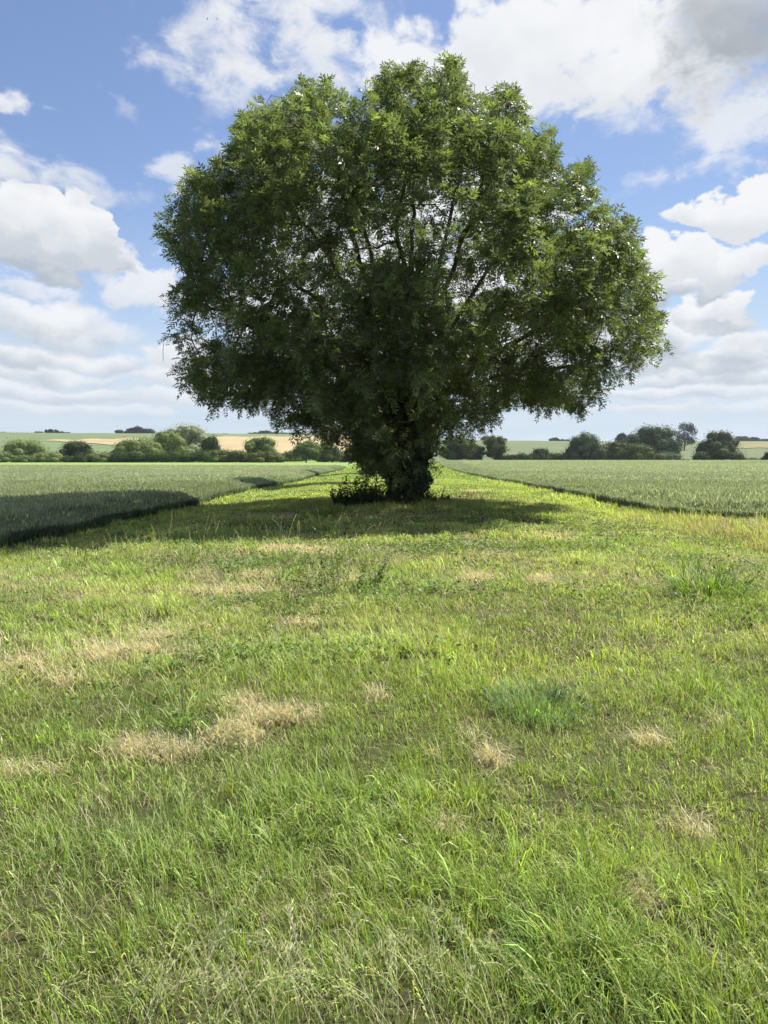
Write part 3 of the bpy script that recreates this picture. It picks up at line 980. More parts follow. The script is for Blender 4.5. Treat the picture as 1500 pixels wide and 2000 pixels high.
def under_right():
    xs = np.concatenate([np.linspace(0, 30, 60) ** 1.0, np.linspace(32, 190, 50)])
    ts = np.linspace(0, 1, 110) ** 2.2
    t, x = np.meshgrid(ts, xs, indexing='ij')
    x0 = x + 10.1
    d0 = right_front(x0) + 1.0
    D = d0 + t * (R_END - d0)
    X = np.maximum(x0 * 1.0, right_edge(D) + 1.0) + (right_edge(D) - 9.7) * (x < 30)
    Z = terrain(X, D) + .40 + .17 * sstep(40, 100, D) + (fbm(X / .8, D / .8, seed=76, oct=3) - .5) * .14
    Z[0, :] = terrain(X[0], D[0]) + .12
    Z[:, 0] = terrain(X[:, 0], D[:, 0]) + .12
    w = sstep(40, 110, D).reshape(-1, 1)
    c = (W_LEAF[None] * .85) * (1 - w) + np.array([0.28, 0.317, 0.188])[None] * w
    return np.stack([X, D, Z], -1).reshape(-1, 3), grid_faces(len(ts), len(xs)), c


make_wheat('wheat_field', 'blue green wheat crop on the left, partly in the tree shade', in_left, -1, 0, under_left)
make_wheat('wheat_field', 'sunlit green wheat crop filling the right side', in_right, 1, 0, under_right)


# ------------------------------------------------------------------ the ash tree
def tubes(P0, P1, r0, r1, n):
    d = unit(P1 - P0)
    ref = np.where(np.abs(d[:, 2:3]) > .9, np.array([[1.0, 0, 0]]), np.array([[0, 0, 1.0]]))
    u = unit(np.cross(d, ref)); w = np.cross(d, u)
    a = np.arange(n) / n * 2 * math.pi
    ring = u[:, None] * np.cos(a)[None, :, None] + w[:, None] * np.sin(a)[None, :, None]
    V = np.stack([P0[:, None] + ring * r0[:, None, None], P1[:, None] + ring * r1[:, None, None]], 1)
    m = len(P0)
    i = np.arange(n); j = (i + 1) % n
    Q = np.stack([i, j, n + j, n + i], -1)[None] + (np.arange(m) * 2 * n)[:, None, None]
    return V.reshape(-1, 3), Q.reshape(-1, 4)


def in_poly(x, y, P):
    P = np.asarray(P, float)
    ins = np.zeros(len(x), bool)
    j = len(P) - 1
    for i in range(len(P)):
        xi, yi, xj, yj = P[i, 0], P[i, 1], P[j, 0], P[j, 1]
        if yi != yj:
            c = ((yi > y) != (yj > y)) & (x < (xj - xi) * (y - yi) / (yj - yi) + xi)
            ins ^= c
        j = i
    return ins


def grow(seeds, attr, step, infl, kill, iters, trop=0.0, rng=RNG):
    """branches that grow towards free space: seeds = (positions, parents)"""
    pos = list(map(np.array, seeds[0])); par = list(seeds[1])
    A = attr.copy()
    P = np.array(pos)
    d = np.linalg.norm(A[:, None] - P[None], axis=2)
    ni = d.argmin(1); nd = d.min(1)
    for it in range(iters):
        act = nd < infl
        if not act.any(): break
        tot = {}
        dv = unit(A[act] - np.array(pos)[ni[act]])
        acc = np.zeros((len(pos), 3)); np.add.at(acc, ni[act], dv)
        ids = np.unique(ni[act])
        dirs = unit(unit(acc[ids]) + rng.normal(0, .16, (len(ids), 3)) + np.array([0, 0, trop]))
        newp = np.array(pos)[ids] + dirs * step
        kid = np.bincount(np.array([q for q in par if q >= 0]), minlength=len(pos))
        dmin = np.linalg.norm(newp[:, None] - np.array(pos)[None], axis=2).min(1)
        ok = (kid[ids] < 3) & (dmin > step * .45)
        stuck = ids[~ok]
        if len(stuck):
            drop = np.isin(ni, stuck) & (nd < infl)
            A, ni, nd = A[~drop], ni[~drop], nd[~drop]
        ids, newp = ids[ok], newp[ok]
        if len(ids) == 0: break
        base = len(pos)
        pos.extend(newp); par.extend(ids.tolist())
        d = np.linalg.norm(A[:, None] - newp[None], axis=2)
        k = d.argmin(1); md = d.min(1)
        better = md < nd
        ni = np.where(better, base + k, ni); nd = np.where(better, md, nd)
        alive = nd > kill
        A, ni, nd = A[alive], ni[alive], nd[alive]
        if len(A) == 0: break
    return np.array(pos), np.array(par)


def radii(par, tip, expo, floor=0):
    n = len(par)
    s = np.zeros(n)
    child = np.zeros(n, int)
    for i in range(n):
        if par[i] >= 0: child[par[i]] += 1
    s[child == 0] = tip ** expo
    for i in range(n - 1, -1, -1):
        if par[i] >= 0: s[par[i]] += s[i]
    return s ** (1 / expo), child


def ash_leaves(bag, org, dirn, scale, colr, npair=4):
    """compound ash leaves: pairs of pointed leaflets along a drooping stalk and one at the tip"""
    n = len(org)
    dirn = unit(dirn)
    up = unit(np.array([0, 0, 1.0])[None] + RNG.normal(0, .45, (n, 3)))
    side = unit(np.cross(dirn, up)); nrm = np.cross(side, dirn)
    L = scale[:, None]
    for k in range(npair * 2 + 1):
        if k == npair * 2:
            t, sd = 0.92, 0.0
        else:
            t, sd = 0.30 + 0.58 * (k // 2) / (npair - 1), (1 if k % 2 else -1)
        droop = -0.28 * t * t
        p = org + dirn * L * t + np.array([0, 0, 1.0])[None] * L * droop
        ang = 0.95 + RNG.normal(0, .12, n)[:, None]
        ld = unit(dirn * (np.cos(ang) if sd else 1.0) + side * sd * np.sin(ang) + np.array([0, 0, -.22])[None] + RNG.normal(0, .10, (n, 3)))
        lw = unit(np.cross(ld, nrm) + RNG.normal(0, .15, (n, 3)))
        ll = L * 0.39 * RNG.uniform(.8, 1.15, (n, 1))
        w = ll * 0.165
        V = np.stack([p, p + ld * ll * .42 + lw * w, p + ld * ll, p + ld * ll * .42 - lw * w], 1)
        bag.add(V.reshape(-1, 3), np.arange(n * 4).reshape(n, 4), np.repeat(colr * np.exp(RNG.normal(0, .10, (n, 1))), 4, 0))


# outline of the crown in the plane of the trunk (frame points)
OUT = [(297, 464), (306, 430), (321, 410), (338, 380), (351, 359), (373, 325), (392, 340), (416, 336), (416, 311), (453, 301), (443, 291), (463, 267), (443, 257), (446, 233), (484, 226),
       (487, 199), (508, 195), (508, 219), (542, 209), (572, 182), (576, 155), (600, 150), (623, 144), (650, 161), (681, 168), (698, 195), (706, 196), (712, 165), (742, 155), (746, 114), (766, 110),
       (778, 136), (800, 118), (818, 114), (838, 140), (862, 130), (880, 108), (900, 130), (914, 160), (930, 192), (952, 184), (960, 168), (985, 164), (1030, 188), (1032, 225), (1005, 250), (1040, 262), (1062, 248), (1085, 256),
       (1090, 290), (1110, 300), (1144, 308), (1159, 327), (1149, 352), (1174, 360), (1174, 382), (1196, 402), (1196, 418), (1224, 415), (1240, 435), (1250, 457), (1235, 481), (1259, 490), (1257, 512),
       (1279, 517), (1281, 534), (1306, 520), (1317, 539), (1290, 547), (1292, 564), (1268, 577), (1287, 597), (1306, 605), (1301, 619), (1272, 626), (1292, 634), (1301, 654), (1316, 662), (1312, 687), (1290, 694), (1266, 690),
       (1287, 726), (1270, 738), (1232, 746), (1200, 738), (1207, 767), (1191, 778), (1166, 786), (1147, 776), (1150, 808), (1141, 819), (1120, 794), (1100, 792), (1077, 812), (1043, 806), (1025, 778), (994, 799), (985, 820),
       (970, 829), (949, 829), (937, 852), (934, 868), (904, 850), (874, 868), (859, 892), (859, 916), (838, 931), (811, 928), (808, 945), (735, 949), (715, 934), (706, 907), (679, 895), (664, 868), (637, 862), (589, 841), (560, 858),
       (567, 830), (533, 833), (520, 812), (530, 785), (513, 793), (480, 807), (442, 790), (423, 807), (382, 795), (373, 767), (347, 753), (343, 730), (310, 723), (335, 705), (362, 690), (337, 673), (317, 653), (340, 633),
       (330, 612), (343, 583), (325, 567), (357, 543), (350, 520), (368, 515), (343, 503), (320, 483)]
TREE_D, TX = 25.0, 0.72
_o = np.array(OUT, float); _c = np.array([800.0, 560.0])
OUT_IN = _c + (_o - _c) * (1 - 7.0 / np.linalg.norm(_o - _c, axis=1))[:, None]
OUTM = np.array([(at(px, py, TREE_D)[0], at(px, py, TREE_D)[2]) for px, py in OUT])


def project(p):
    q = p - np.array([0, 0, CAM_Z])
    c, s = math.cos(PITCH), math.sin(PITCH)
    depth = q[:, 1] * c - q[:, 2] * s
    upv = q[:, 1] * s + q[:, 2] * c
    return CX + FPX * q[:, 0] / depth, CY - FPX * upv / depth


def crown_points(n, shell=0.0):
    out = []
    tot = 0
    while tot < n:
        m = 60000
        x = RNG.uniform(-9, 11, m); y = RNG.uniform(-8.2, 8.2, m); z = RNG.uniform(1.0, 15.6, m)
        s = np.sqrt(np.maximum(1 - (y / 8.2) ** 2, 1e-4))
        # the section at depth y: the outline drawn in towards the core
        cx, cz = 0.55, 6.4
        k = in_poly(cx + (x - cx) / s, cz + (z - cz) / s, OUTM) & (z > 0.9)
        P = np.stack([x, y + TREE_D, z], 1)[k]
        ix, iy = project(P)
        k = in_poly(ix, iy, OUT)
        P = P[k]
        # lobes and hollows
        lob = fbm(P[:, 0] / 2.1, P[:, 1] / 2.1, P[:, 2] / 1.8, seed=81, oct=2)
        q = P - np.array([0.55, TREE_D, 6.4])
        rr = np.sqrt((q[:, 0] / 9.3) ** 2 + (q[:, 1] / 8.2) ** 2 + (np.where(q[:, 2] > 0, q[:, 2] / 8.9, q[:, 2] / 5.2)) ** 2)
        # thin windows where the sky shows through between the limbs
        ix, iy = project(P)
        gap = np.zeros(len(P))
        for (gx, gy, ga, gb, w) in GAPS:
            gap = np.maximum(gap, w * np.exp(-(((ix - gx) / ga) ** 2 + ((iy - gy) / gb) ** 2)))
        keep = (lob > 0.43) & (RNG.uniform(0, 1, len(P)) < 0.10 + 1.0 * np.clip(rr, 0, 1) ** 2.4) & (RNG.uniform(0, 1, len(P)) > gap)
        out.append(P[keep]); tot += keep.sum()
    return np.concatenate(out)[:n]


GAPS = [(450, 650, 50, 30, .97), (505, 590, 70, 30, .92), (850, 400, 80, 70, .75), (770, 440, 70, 60, .75), (690, 520, 65, 45, .65), (690, 600, 50, 24, .5), (640, 350, 45, 30, .7), (1010, 540, 80, 36, .88), (560, 470, 80, 55, .75),
        (1060, 700, 60, 36, .7), (620, 440, 50, 50, .7), (950, 330, 50, 40, .5), (1120, 420, 36, 30, .7), (385, 480, 34, 24, .75), (400, 720, 40, 26, .7), (1170, 640, 40, 26, .6), (980, 440, 40, 40, .5), (460, 520, 40, 26, .6)]


def make_ash():
    root = empty('ash_tree', (TX, TREE_D, float(terrain(TX, TREE_D)) - .05), 'big broad crowned ash tree standing alone on the grass strip', 'tree')
    O = np.array(root.location)
    # hand-laid frame: trunk and main limbs
    pos, par = [], []
    def chain(pts, start=None):
        prev = start
        pts = np.array(pts, float)
        for i in range(len(pts) - 1):
            L = np.linalg.norm(pts[i + 1] - pts[i]); k = max(1, int(L / .4))
            for j in range(k):
                if i == 0 and j == 0 and prev is not None: continue
                pos.append(pts[i] + (pts[i + 1] - pts[i]) * j / k + RNG.normal(0, .03, 3)); par.append(-1 if prev is None else prev)
                prev = len(pos) - 1
        pos.append(pts[-1]); par.append(prev)
        return len(pos) - 1
    t0 = O
    T = lambda x, y, z: np.array([TX + x, TREE_D + y, z])
    chain([t0, T(.05, 0, 1.2), T(0, 0.05, 2.6), T(-.05, .1, 4.0), T(-.1, .2, 5.6)])
    def near(z):
        return int(np.argmin([abs(p[2] - z) + (0 if i < 16 else 99) for i, p in enumerate(pos)]))
    limbs = [
        (2.6, [(-1.6, -.6, 4.3), (-3.6, -1.0, 5.6), (-5.6, -.8, 6.5), (-7.4, -.4, 7.0)]),
        (3.0, [(-1.2, 1.0, 5.0), (-3.2, 2.2, 7.6), (-5.2, 2.6, 9.2)]),
        (3.6, [(-1.0, -.3, 5.6), (-2.6, -.6, 8.6), (-4.6, -.6, 11.0)]),
        (4.0, [(-.6, -.2, 6.4), (-1.4, .2, 9.6), (-2.2, .3, 12.6)]),
        (4.6, [(.1, .1, 7.0), (.3, .4, 10.2), (.2, .2, 13.4)]),
        (4.2, [(.8, -.2, 6.6), (1.5, -.3, 9.8), (2.3, -.2, 12.8)]),
        (3.4, [(1.2, .4, 5.6), (3.0, .8, 8.4), (4.6, .9, 10.6)]),
        (3.0, [(1.5, -.4, 4.8), (3.8, -.8, 6.6), (6.4, -.8, 7.8)]),
        (2.6, [(1.6, .6, 4.0), (4.0, 1.0, 4.9), (7.2, .8, 5.0)]),
        (3.0, [(.2, -1.8, 4.8), (.0, -3.8, 6.6), (-.4, -5.6, 7.8)]),
        (3.6, [(-.9, -1.6, 6.0), (-1.8, -3.2, 8.8), (-2.2, -4.2, 10.8)]),
        (3.8, [(.9, -1.4, 6.2), (2.0, -3.0, 9.2), (2.6, -3.6, 11.2)]),
        (2.6, [(-1.4, -2.0, 4.0), (-3.4, -4.0, 5.0), (-4.6, -5.0, 5.4)]),
        (2.6, [(1.6, -2.0, 4.2), (3.6, -3.8, 5.4), (5.0, -4.6, 6.2)]),
        (3.2, [(.4, 2.0, 5.2), (.8, 4.2, 8.0), (.8, 5.2, 10.0)]),
        (2.8, [(-1.8, 2.2, 4.6), (-3.8, 4.4, 6.2)]), (2.8, [(1.8, 2.2, 4.6), (4.0, 4.2, 6.4)]),
    ]
    for z, pts in limbs:
        s = near(z)
        chain([pos[s]] + [T(*p) for p in pts], s)
    attr = crown_points(5600)
    P, par = grow((pos, par), attr, .33, 4.0, .40, 90, 0.0)
    r, child = radii(par, .0085, 2.05)
    has = par >= 0
    i1 = np.nonzero(has)[0]; i0 = par[i1]
    bag = Bag()
    # trunk and limbs get round sections, twigs three sides
    r0 = np.minimum(r[i0], r[i1] * 1.25)
    for lo, hi, ns in ((.10, 9, 12), (.025, .10, 7), (0, .025, 3)):
        k = (r[i1] >= lo) & (r[i1] < hi)
        rr0, rr1 = r0[k], r[i1][k]
        ex = (P[i1][k] - P[i0][k]) * .08
        v, q = tubes(P[i0][k] - ex, P[i1][k] + ex, rr0, rr1, ns)
        bag.add(v, q, np.array([.1, .1, .1]))
    # fluted butt with root flare
    nr, nc = 26, 28
    zz = np.linspace(-.1, 3.4, nr)[:, None]; aa = np.linspace(0, 2 * math.pi, nc)[None]
    rad = .43 + .34 * np.exp(-np.maximum(zz, 0) / .38) * (1 + .35 * np.sin(aa * 5 + 1)) + .05 * np.sin(aa * 7 + zz) + .04 * np.sin(aa * 3 - zz * 2) - .03 * zz
    X = O[0] + rad * np.cos(aa) + .03 * np.sin(zz); Y = O[1] + rad * np.sin(aa); Z = O[2] + zz + 0 * aa
    bag.add(np.stack([X, Y, Z], -1).reshape(-1, 3), grid_faces(nr, nc), np.array([.1, .1, .1]))
    # a few bare dead twigs poking out on the left
    w0, w1 = [], []
    for (xa, ya, xb, yb, dy) in [(392, 655, 345, 612, -.6), (345, 612, 312, 580, -.7), (345, 612, 334, 585, -.5), (360, 626, 318, 600, -.6), (372, 640, 312, 622, -.9), (330, 598, 310, 600, -.7), (380, 660, 352, 606, -.3)]:
        w0.append(at(xa, ya, TREE_D + dy)); w1.append(at(xb, yb, TREE_D + dy * 1.2))
    v, q = tubes(np.array(w0), np.array(w1), np.full(len(w0), .011), np.full(len(w0), .005), 4)
    bag.add(v, q, np.array([.1, .1, .1]))
    # twigs carrying the leaf clusters
    thin = np.nonzero((r < .024) & (child <= 2) & has)[0]
    dr = unit(P[thin] - P[par[thin]])
    tips = []
    tw0, tw1 = [], []
    for rep in range(4):
        off = unit(dr * .8 + RNG.normal(0, .7, (len(thin), 3)) + np.array([0, 0, .15])) * RNG.uniform(.15, .75, (len(thin), 1))
        e = P[thin] + off
        ix, iy = project(e)
        gap = np.zeros(len(e))
        for (gx, gy, ga, gb, w) in GAPS: gap = np.maximum(gap, w * np.exp(-(((ix - gx) / ga) ** 2 + ((iy - gy) / gb) ** 2)))
        q = e - np.array([0.55, TREE_D, 6.0])
        rr = np.sqrt((q[:, 0] / 9.2) ** 2 + (q[:, 1] / 7.6) ** 2 + (np.where(q[:, 2] > 0, q[:, 2] / 8.8, q[:, 2] / 4.6)) ** 2)
        lump = fbm(e[:, 0] / 1.05, e[:, 1] / 1.05, e[:, 2] / .9, seed=83, oct=2)
        dens = (lump > .47) & in_poly(ix, iy, OUT_IN) & (RNG.uniform(0, 1, len(e)) > gap * .66) & (RNG.uniform(0, 1, len(e)) < .10 + .90 * sstep(.40, .78, rr) + .35 * sstep(7.0, 5.0, e[:, 2]))
        tips.append(np.concatenate([e, off], 1)[dens]); tw0.append(P[thin][dens]); tw1.append(e[dens])
    tips = np.concatenate(tips); tw0 = np.concatenate(tw0); tw1 = np.concatenate(tw1)
    v, q = tubes(tw0, tw1, np.full(len(tw0), .007), np.full(len(tw0), .004), 3)
    bag.add(v, q, np.array([.1, .1, .1]))
    bag.v = [a - O.astype(np.float32) for a in bag.v]
    bag.build('trunk', M_bark, parent=root, smooth=True)
    print('ash: nodes', len(P), 'clusters', len(tips), 'base radius', r[0])
    lb = Bag()
    e, off = tips[:, :3], tips[:, 3:]
    nl = 7
    n = len(e)
    E = np.repeat(e, nl, 0); F = np.repeat(unit(off), nl, 0)
    dl = unit(F * .8 + RNG.normal(0, .62, (n * nl, 3)) + np.array([0, 0, .02]))
    E = E - F * RNG.uniform(0, .22, (n * nl, 1))
    tone = np.repeat(fbm(e[:, 0] / 1.2, e[:, 1] / 1.2, e[:, 2] / 1.2, seed=85, oct=2), nl)
    c = np.array([0.112, 0.138, 0.062])[None] * (0.60 + .8 * tone)[:, None] * np.exp(RNG.normal(0, .18, (n * nl, 1)))
    young = RNG.uniform(0, 1, n * nl) < .25
    c = np.where(young[:, None], c * np.array([1.5, 1.5, 1.15])[None], c)
    ash_leaves(lb, E, dl, RNG.uniform(.26, .42, n * nl), c)
    lb.v = [a - O.astype(np.float32) for a in lb.v]
    lb.build('crown', M_ash, parent=root)
    # ivy and short growth clothing the trunk
    ib = Bag()
    n = 46000
    z = RNG.uniform(.15, 5.2, n) ; a = RNG.uniform(0, 6.283, n)
    lump = fbm(np.cos(a) * 1.6 + 3, np.sin(a) * 1.6, z / .7, seed=87, oct=3)
    width = np.interp(z, [.35, .8, 1.1, 1.5, 2.2, 3.2, 5.2], [.75, .98, 1.28, 1.45, 1.5, 1.6, 1.2])
    rr = .42 + (width - .42) * np.clip((lump - .25) * 2.0, 0.05, 1.1) * RNG.uniform(.35, 1.0, n) ** .5
    k = (z > .9) | (RNG.uniform(0, 1, n) < .7)
    p = np.stack([rr * np.cos(a), rr * np.sin(a), z], 1)
    nr_ = np.stack([np.cos(a), np.sin(a), np.full(n, .5)], 1) + RNG.normal(0, .5, (n, 3))
    cc = np.array([.024, .042, .015])[None] * np.exp(RNG.normal(0, .3, (n, 1)))
    V, Q, cc = leaf_quads(p[k], RNG.uniform(.07, .14, n)[k], nr_[k], .75, cc[k], a[k] + RNG.normal(0, 1, k.sum()))
    build('ivy', V, Q, M_ivy, cc, parent=root)


make_ash()


# ------------------------------------------------------------------ other trees, bushes and hedges
def far_crown(bag, w, h, dep, base, n, leaf, colr, seed, kind):
    """lumpy crown in local metres, its foot at z = 0"""
    rg = np.random.default_rng(seed)
    hh = h - base
    if kind == 'poplar':
        lobes = [(rg.normal(0, .06 * w), rg.normal(0, .06 * w), base + hh * t, w * .5 * math.sin(math.pi * (0.12 + .80 * t)) ** .7, hh * .13) for t in np.linspace(.08, .93, 11)]
        lobes = [(x, y, z, rx, rx, rz) for x, y, z, rx, rz in lobes]
    elif kind == 'hedge':
        k = max(5, int(w / (h * .55)))
        lobes = []
        for i in range(k):
            for j in range(2):
                hz = h * rg.uniform(.32, .5)
                lobes.append(((i + .5 + rg.uniform(-.4, .4)) / k * w - w / 2, rg.uniform(-.3, .3) * dep, hz, w / k * rg.uniform(.8, 1.3), dep * .42, hz * rg.uniform(.9, 1.18)))
    else:
        k = {'willow': 60, 'round': 46, 'bush': 56, 'open': 34}[kind]
        lobes = []
        for i in range(k):
            t = rg.uniform(.06, .95)
            prof = {'willow': math.sin(math.pi * min(1, .20 + t * .74)) ** .8, 'round': math.sin(math.pi * (.16 + .74 * t)) ** .75,
                    'bush': math.cos(t * math.pi / 2 * .94) ** .55, 'open': math.sin(math.pi * (.18 + .70 * t)) ** .8}[kind]
            a = rg.uniform(0, 6.283); q = math.sqrt(rg.uniform(.1, 1)) * .72
            s = rg.uniform(.09, .20) if kind != 'open' else rg.uniform(.10, .17)
            rx = w * s
            x = math.cos(a) * q * w / 2 * prof; y = math.sin(a) * q * dep / 2 * prof
            z = base + hh * (.10 + .80 * t)
            rz = max(hh * s, rx * .95) * rg.uniform(.85, 1.3)
            z = min(z, h - rz * .85)
            lobes.append((x, y, z, rx * (.55 + .5 * prof), rx * (.55 + .5 * prof), max(rz, hh * .08)))
    Lb = np.array(lobes)
    # fit to the wanted width and height
    xl, xr = (Lb[:, 0] - Lb[:, 3]).min(), (Lb[:, 0] + Lb[:, 3]).max()
    f = w / (xr - xl)
    Lb[:, 0] = (Lb[:, 0] - (xl + xr) / 2) * f; Lb[:, 3] *= f; Lb[:, 1] *= f; Lb[:, 4] *= f
    ztop = (Lb[:, 2] + Lb[:, 5]).max()
    Lb[:, 2] = base + (Lb[:, 2] - base) * hh / (ztop - base); Lb[:, 5] *= hh / (ztop - base)
    ar = Lb[:, 3] * Lb[:, 5]
    idx = rg.choice(len(Lb), n, p=ar / ar.sum())
    d = unit(rg.normal(0, 1, (n, 3)))
    rad = rg.uniform(.70, 1.16, n)[:, None]
    lump = 1 + (fbm(d[:, 0] * 2.2 + idx * 3.1, d[:, 1] * 2.2, d[:, 2] * 2.2, seed=seed, oct=2) - .5)[:, None] * .55
    p = Lb[idx, :3] + d * Lb[idx, 3:6] * rad * lump
    ok = p[:, 2] > max(0.02, base * .7)
    p, d, idx = p[ok], d[ok], idx[ok]
    m = len(p)
    lo_, hi_ = np.percentile(p[:, 0], [1.5, 98.5])
    fx, fz = w / (hi_ - lo_), h / np.percentile(p[:, 2], 99.3)
    p[:, 0] = (p[:, 0] - (lo_ + hi_) / 2) * fx; p[:, 2] *= fz
    Lb[:, 0] = (Lb[:, 0] - (lo_ + hi_) / 2) * fx; Lb[:, 3] *= fx; Lb[:, 2] *= fz; Lb[:, 5] *= fz
    nr = unit(d + rg.normal(0, .55, (m, 3)))
    tone = np.exp(rg.normal(0, .16, (m, 1))) * (.78 + .44 * rg.uniform(0, 1, len(Lb)))[idx][:, None]
    cc = np.array(colr)[None] * tone
    asp = .8
    global RNG
    V, Q, c2 = leaf_quads(p, leaf * rg.uniform(.5, 1.6, m), nr, asp, cc, rg.uniform(0, 6.283, m))
    bag.add(V, Q, c2)
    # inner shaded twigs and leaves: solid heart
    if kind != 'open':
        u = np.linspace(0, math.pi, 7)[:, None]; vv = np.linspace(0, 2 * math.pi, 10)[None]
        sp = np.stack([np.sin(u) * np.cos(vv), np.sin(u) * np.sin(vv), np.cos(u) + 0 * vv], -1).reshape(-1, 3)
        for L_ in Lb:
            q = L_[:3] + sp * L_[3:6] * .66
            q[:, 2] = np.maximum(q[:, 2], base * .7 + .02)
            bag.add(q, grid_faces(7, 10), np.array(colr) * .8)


def far_plant(name, label, cat, px0, px1, ytop, ybase, D, colr, kind, base=.0, n=3500, group=None, dep=None, trunk=True, ground=None):
    """px0..px1, ytop, ybase: extent in the photograph; D: its distance"""
    pc = (px0 + px1) / 2
    x = ray(pc, ybase)[0] * D
    z0 = float(terrain(x, D))
    w = (px1 - px0) / FPX * D
    h = at(pc, ytop, D)[2] - z0
    root = empty(name, (x, D, z0 - .1), label, cat, group)
    bag = Bag()
    leaf = max(.16, 0.85 * D / 710.0)
    seed = int(px0 * 7 + ytop * 3 + D)
    far_crown(bag, w, h, dep or w * .9, base * h, int(n * 1.5), leaf, colr, seed, kind)
    bag.build('crown' if kind != 'hedge' else 'foliage', M_far, parent=root)
    if trunk:
        rg = np.random.default_rng(seed + 1)
        r = max(.12, w * .035)
        P0, P1, r0, r1 = [], [], [], []
        top = h * (.62 if kind != 'poplar' else .9)
        nodes = [np.array([0, 0, 0.])]
        for i in range(1, 6): nodes.append(np.array([rg.normal(0, .02 * w), rg.normal(0, .02 * w), top * i / 5]))
        for i in range(5):
            P0.append(nodes[i]); P1.append(nodes[i + 1]); r0.append(r * (1 - i * .16)); r1.append(r * (1 - (i + 1) * .16))
        for i in range(9 if kind == 'open' else 5):
            a = rg.uniform(0, 6.283); s = nodes[rg.integers(1, 5)]
            e = s + np.array([math.cos(a) * w * .34, math.sin(a) * w * .34, h * rg.uniform(.14, .32)])
            mid_ = (s + e) / 2 + np.array([0, 0, -.03 * h])
            P0 += [s, mid_]; P1 += [mid_, e]; r0 += [r * .45, r * .32]; r1 += [r * .32, r * .12]
        v, q = tubes(np.array(P0), np.array(P1), np.array(r0), np.array(r1), 7)
        build('trunk', v, q, M_bark, np.tile([.1, .1, .1], (len(v), 1)), parent=root, smooth=True)
    return root


PALE = (0.165, 0.205, 0.070); SAGE = (0.245, 0.270, 0.155); MIDG = (0.120, 0.160, 0.052); DARK = (0.055, 0.082, 0.032)
OLIVE = (0.095, 0.118, 0.042); GREY = (0.092, 0.120, 0.072); BLK = (0.026, 0.042, 0.026)

# -- hedge line beyond the left crop
HL = 243
FP = far_plant
FP('hedge_bush', 'dark bush cut by the left edge of the picture beyond the wheat', 'bush', -45, 22, 878, 905, HL, MIDG, 'bush', n=2500)
FP('hedge_tree', 'broad pale domed bush tree, leftmost big one beyond the wheat', 'tree', 8, 97, 857, 905, HL + 8, PALE, 'bush', n=6000)
FP('hedge_bush', 'small dark bush at the foot of the leftmost pale dome', 'bush', 28, 68, 888, 905, HL - 3, MIDG, 'bush', n=1800, trunk=False)
FP('hedge_bush', 'pale green bush in the gap left of the round dark tree', 'bush', 66, 124, 881, 905, HL, PALE, 'bush', n=2600, trunk=False)
FP('hedge_tree', 'round dark green tree standing over a low clipped bush', 'tree', 122, 180, 861, 905, HL + 6, DARK, 'round', .12, n=5000)
FP('hedge_bush', 'low dark clipped bush under the round dark tree', 'bush', 120, 168, 888, 906, HL - 6, DARK, 'hedge', n=2200, dep=4, trunk=False)
FP('hedge_bush', 'mid green low bushes right of the round dark tree', 'bush', 166, 238, 882, 906, HL - 2, MIDG, 'bush', n=3000, trunk=False)
FP('hedge_bush', 'small dark bush just left of the pale mounded tree', 'bush', 212, 236, 885, 906, HL - 6, DARK, 'bush', n=1500, trunk=False)
FP('hedge_tree', 'pale yellowish mounded tree left of the silver willow', 'tree', 222, 318, 854, 906, HL + 4, PALE, 'bush', n=7000)
FP('willow_tree', 'tall silvery willow, highest crown of the left hedge line', 'tree', 318, 412, 829, 905, HL + 24, SAGE, 'bush', n=7000)
FP('hedge_tree', 'rounded mid green tree in front of the silver willow', 'tree', 294, 366, 842, 905, HL + 12, PALE, 'bush', n=5000)
FP('hedge_tree', 'dark round tree against the right side of the silver willow', 'tree', 396, 430, 851, 905, HL + 18, DARK, 'round', .1, n=3000)
FP('clipped_hedge', 'long low dark hedge beneath the silver willow', 'hedge', 226, 408, 879, 907, HL - 6, (0.060, 0.092, 0.030), 'hedge', n=9000, dep=5, trunk=False)
FP('hedge_bush', 'mid green shrub right of the long dark hedge', 'bush', 398, 456, 877, 907, HL - 2, MIDG, 'bush', n=3200, trunk=False)
FP('hedge_bush', 'greyish rounded shrub under the pale tree in the stubble', 'bush', 440, 490, 879, 907, HL - 4, OLIVE, 'bush', n=2800, trunk=False)
FP('hedge_tree', 'pale tree standing out against the golden stubble', 'tree', 480, 540, 853, 905, HL + 5, PALE, 'round', n=5000)
FP('hedge_bush', 'dark green shrub at the right end of the left hedge', 'bush', 484, 552, 880, 907, HL - 5, OLIVE, 'bush', n=3600, trunk=False)
FP('hedge_bush', 'low far shrubs behind the gap beyond the left hedge', 'bush', 545, 590, 880, 903, HL + 40, MIDG, 'bush', n=2200, trunk=False)
FP('hedge_tree', 'airy tree with visible stem alone in the gap left of the ash', 'tree', 574, 622, 860, 906, HL - 4, MIDG, 'round', .10, n=4200)
FP('hedge_tree', 'tree half hidden behind the hanging ash branches', 'tree', 606, 660, 862, 903, HL + 26, MIDG, 'round', n=4000)
FP('hedge_bush', 'round dark bush nearest to the left of the ash trunk', 'bush', 628, 668, 871, 906, HL - 4, OLIVE, 'bush', n=3400)
FP('hedge_bush', 'dark bush seen behind the left edge of the ivy', 'bush', 664, 730, 872, 906, HL, DARK, 'bush', n=3400)

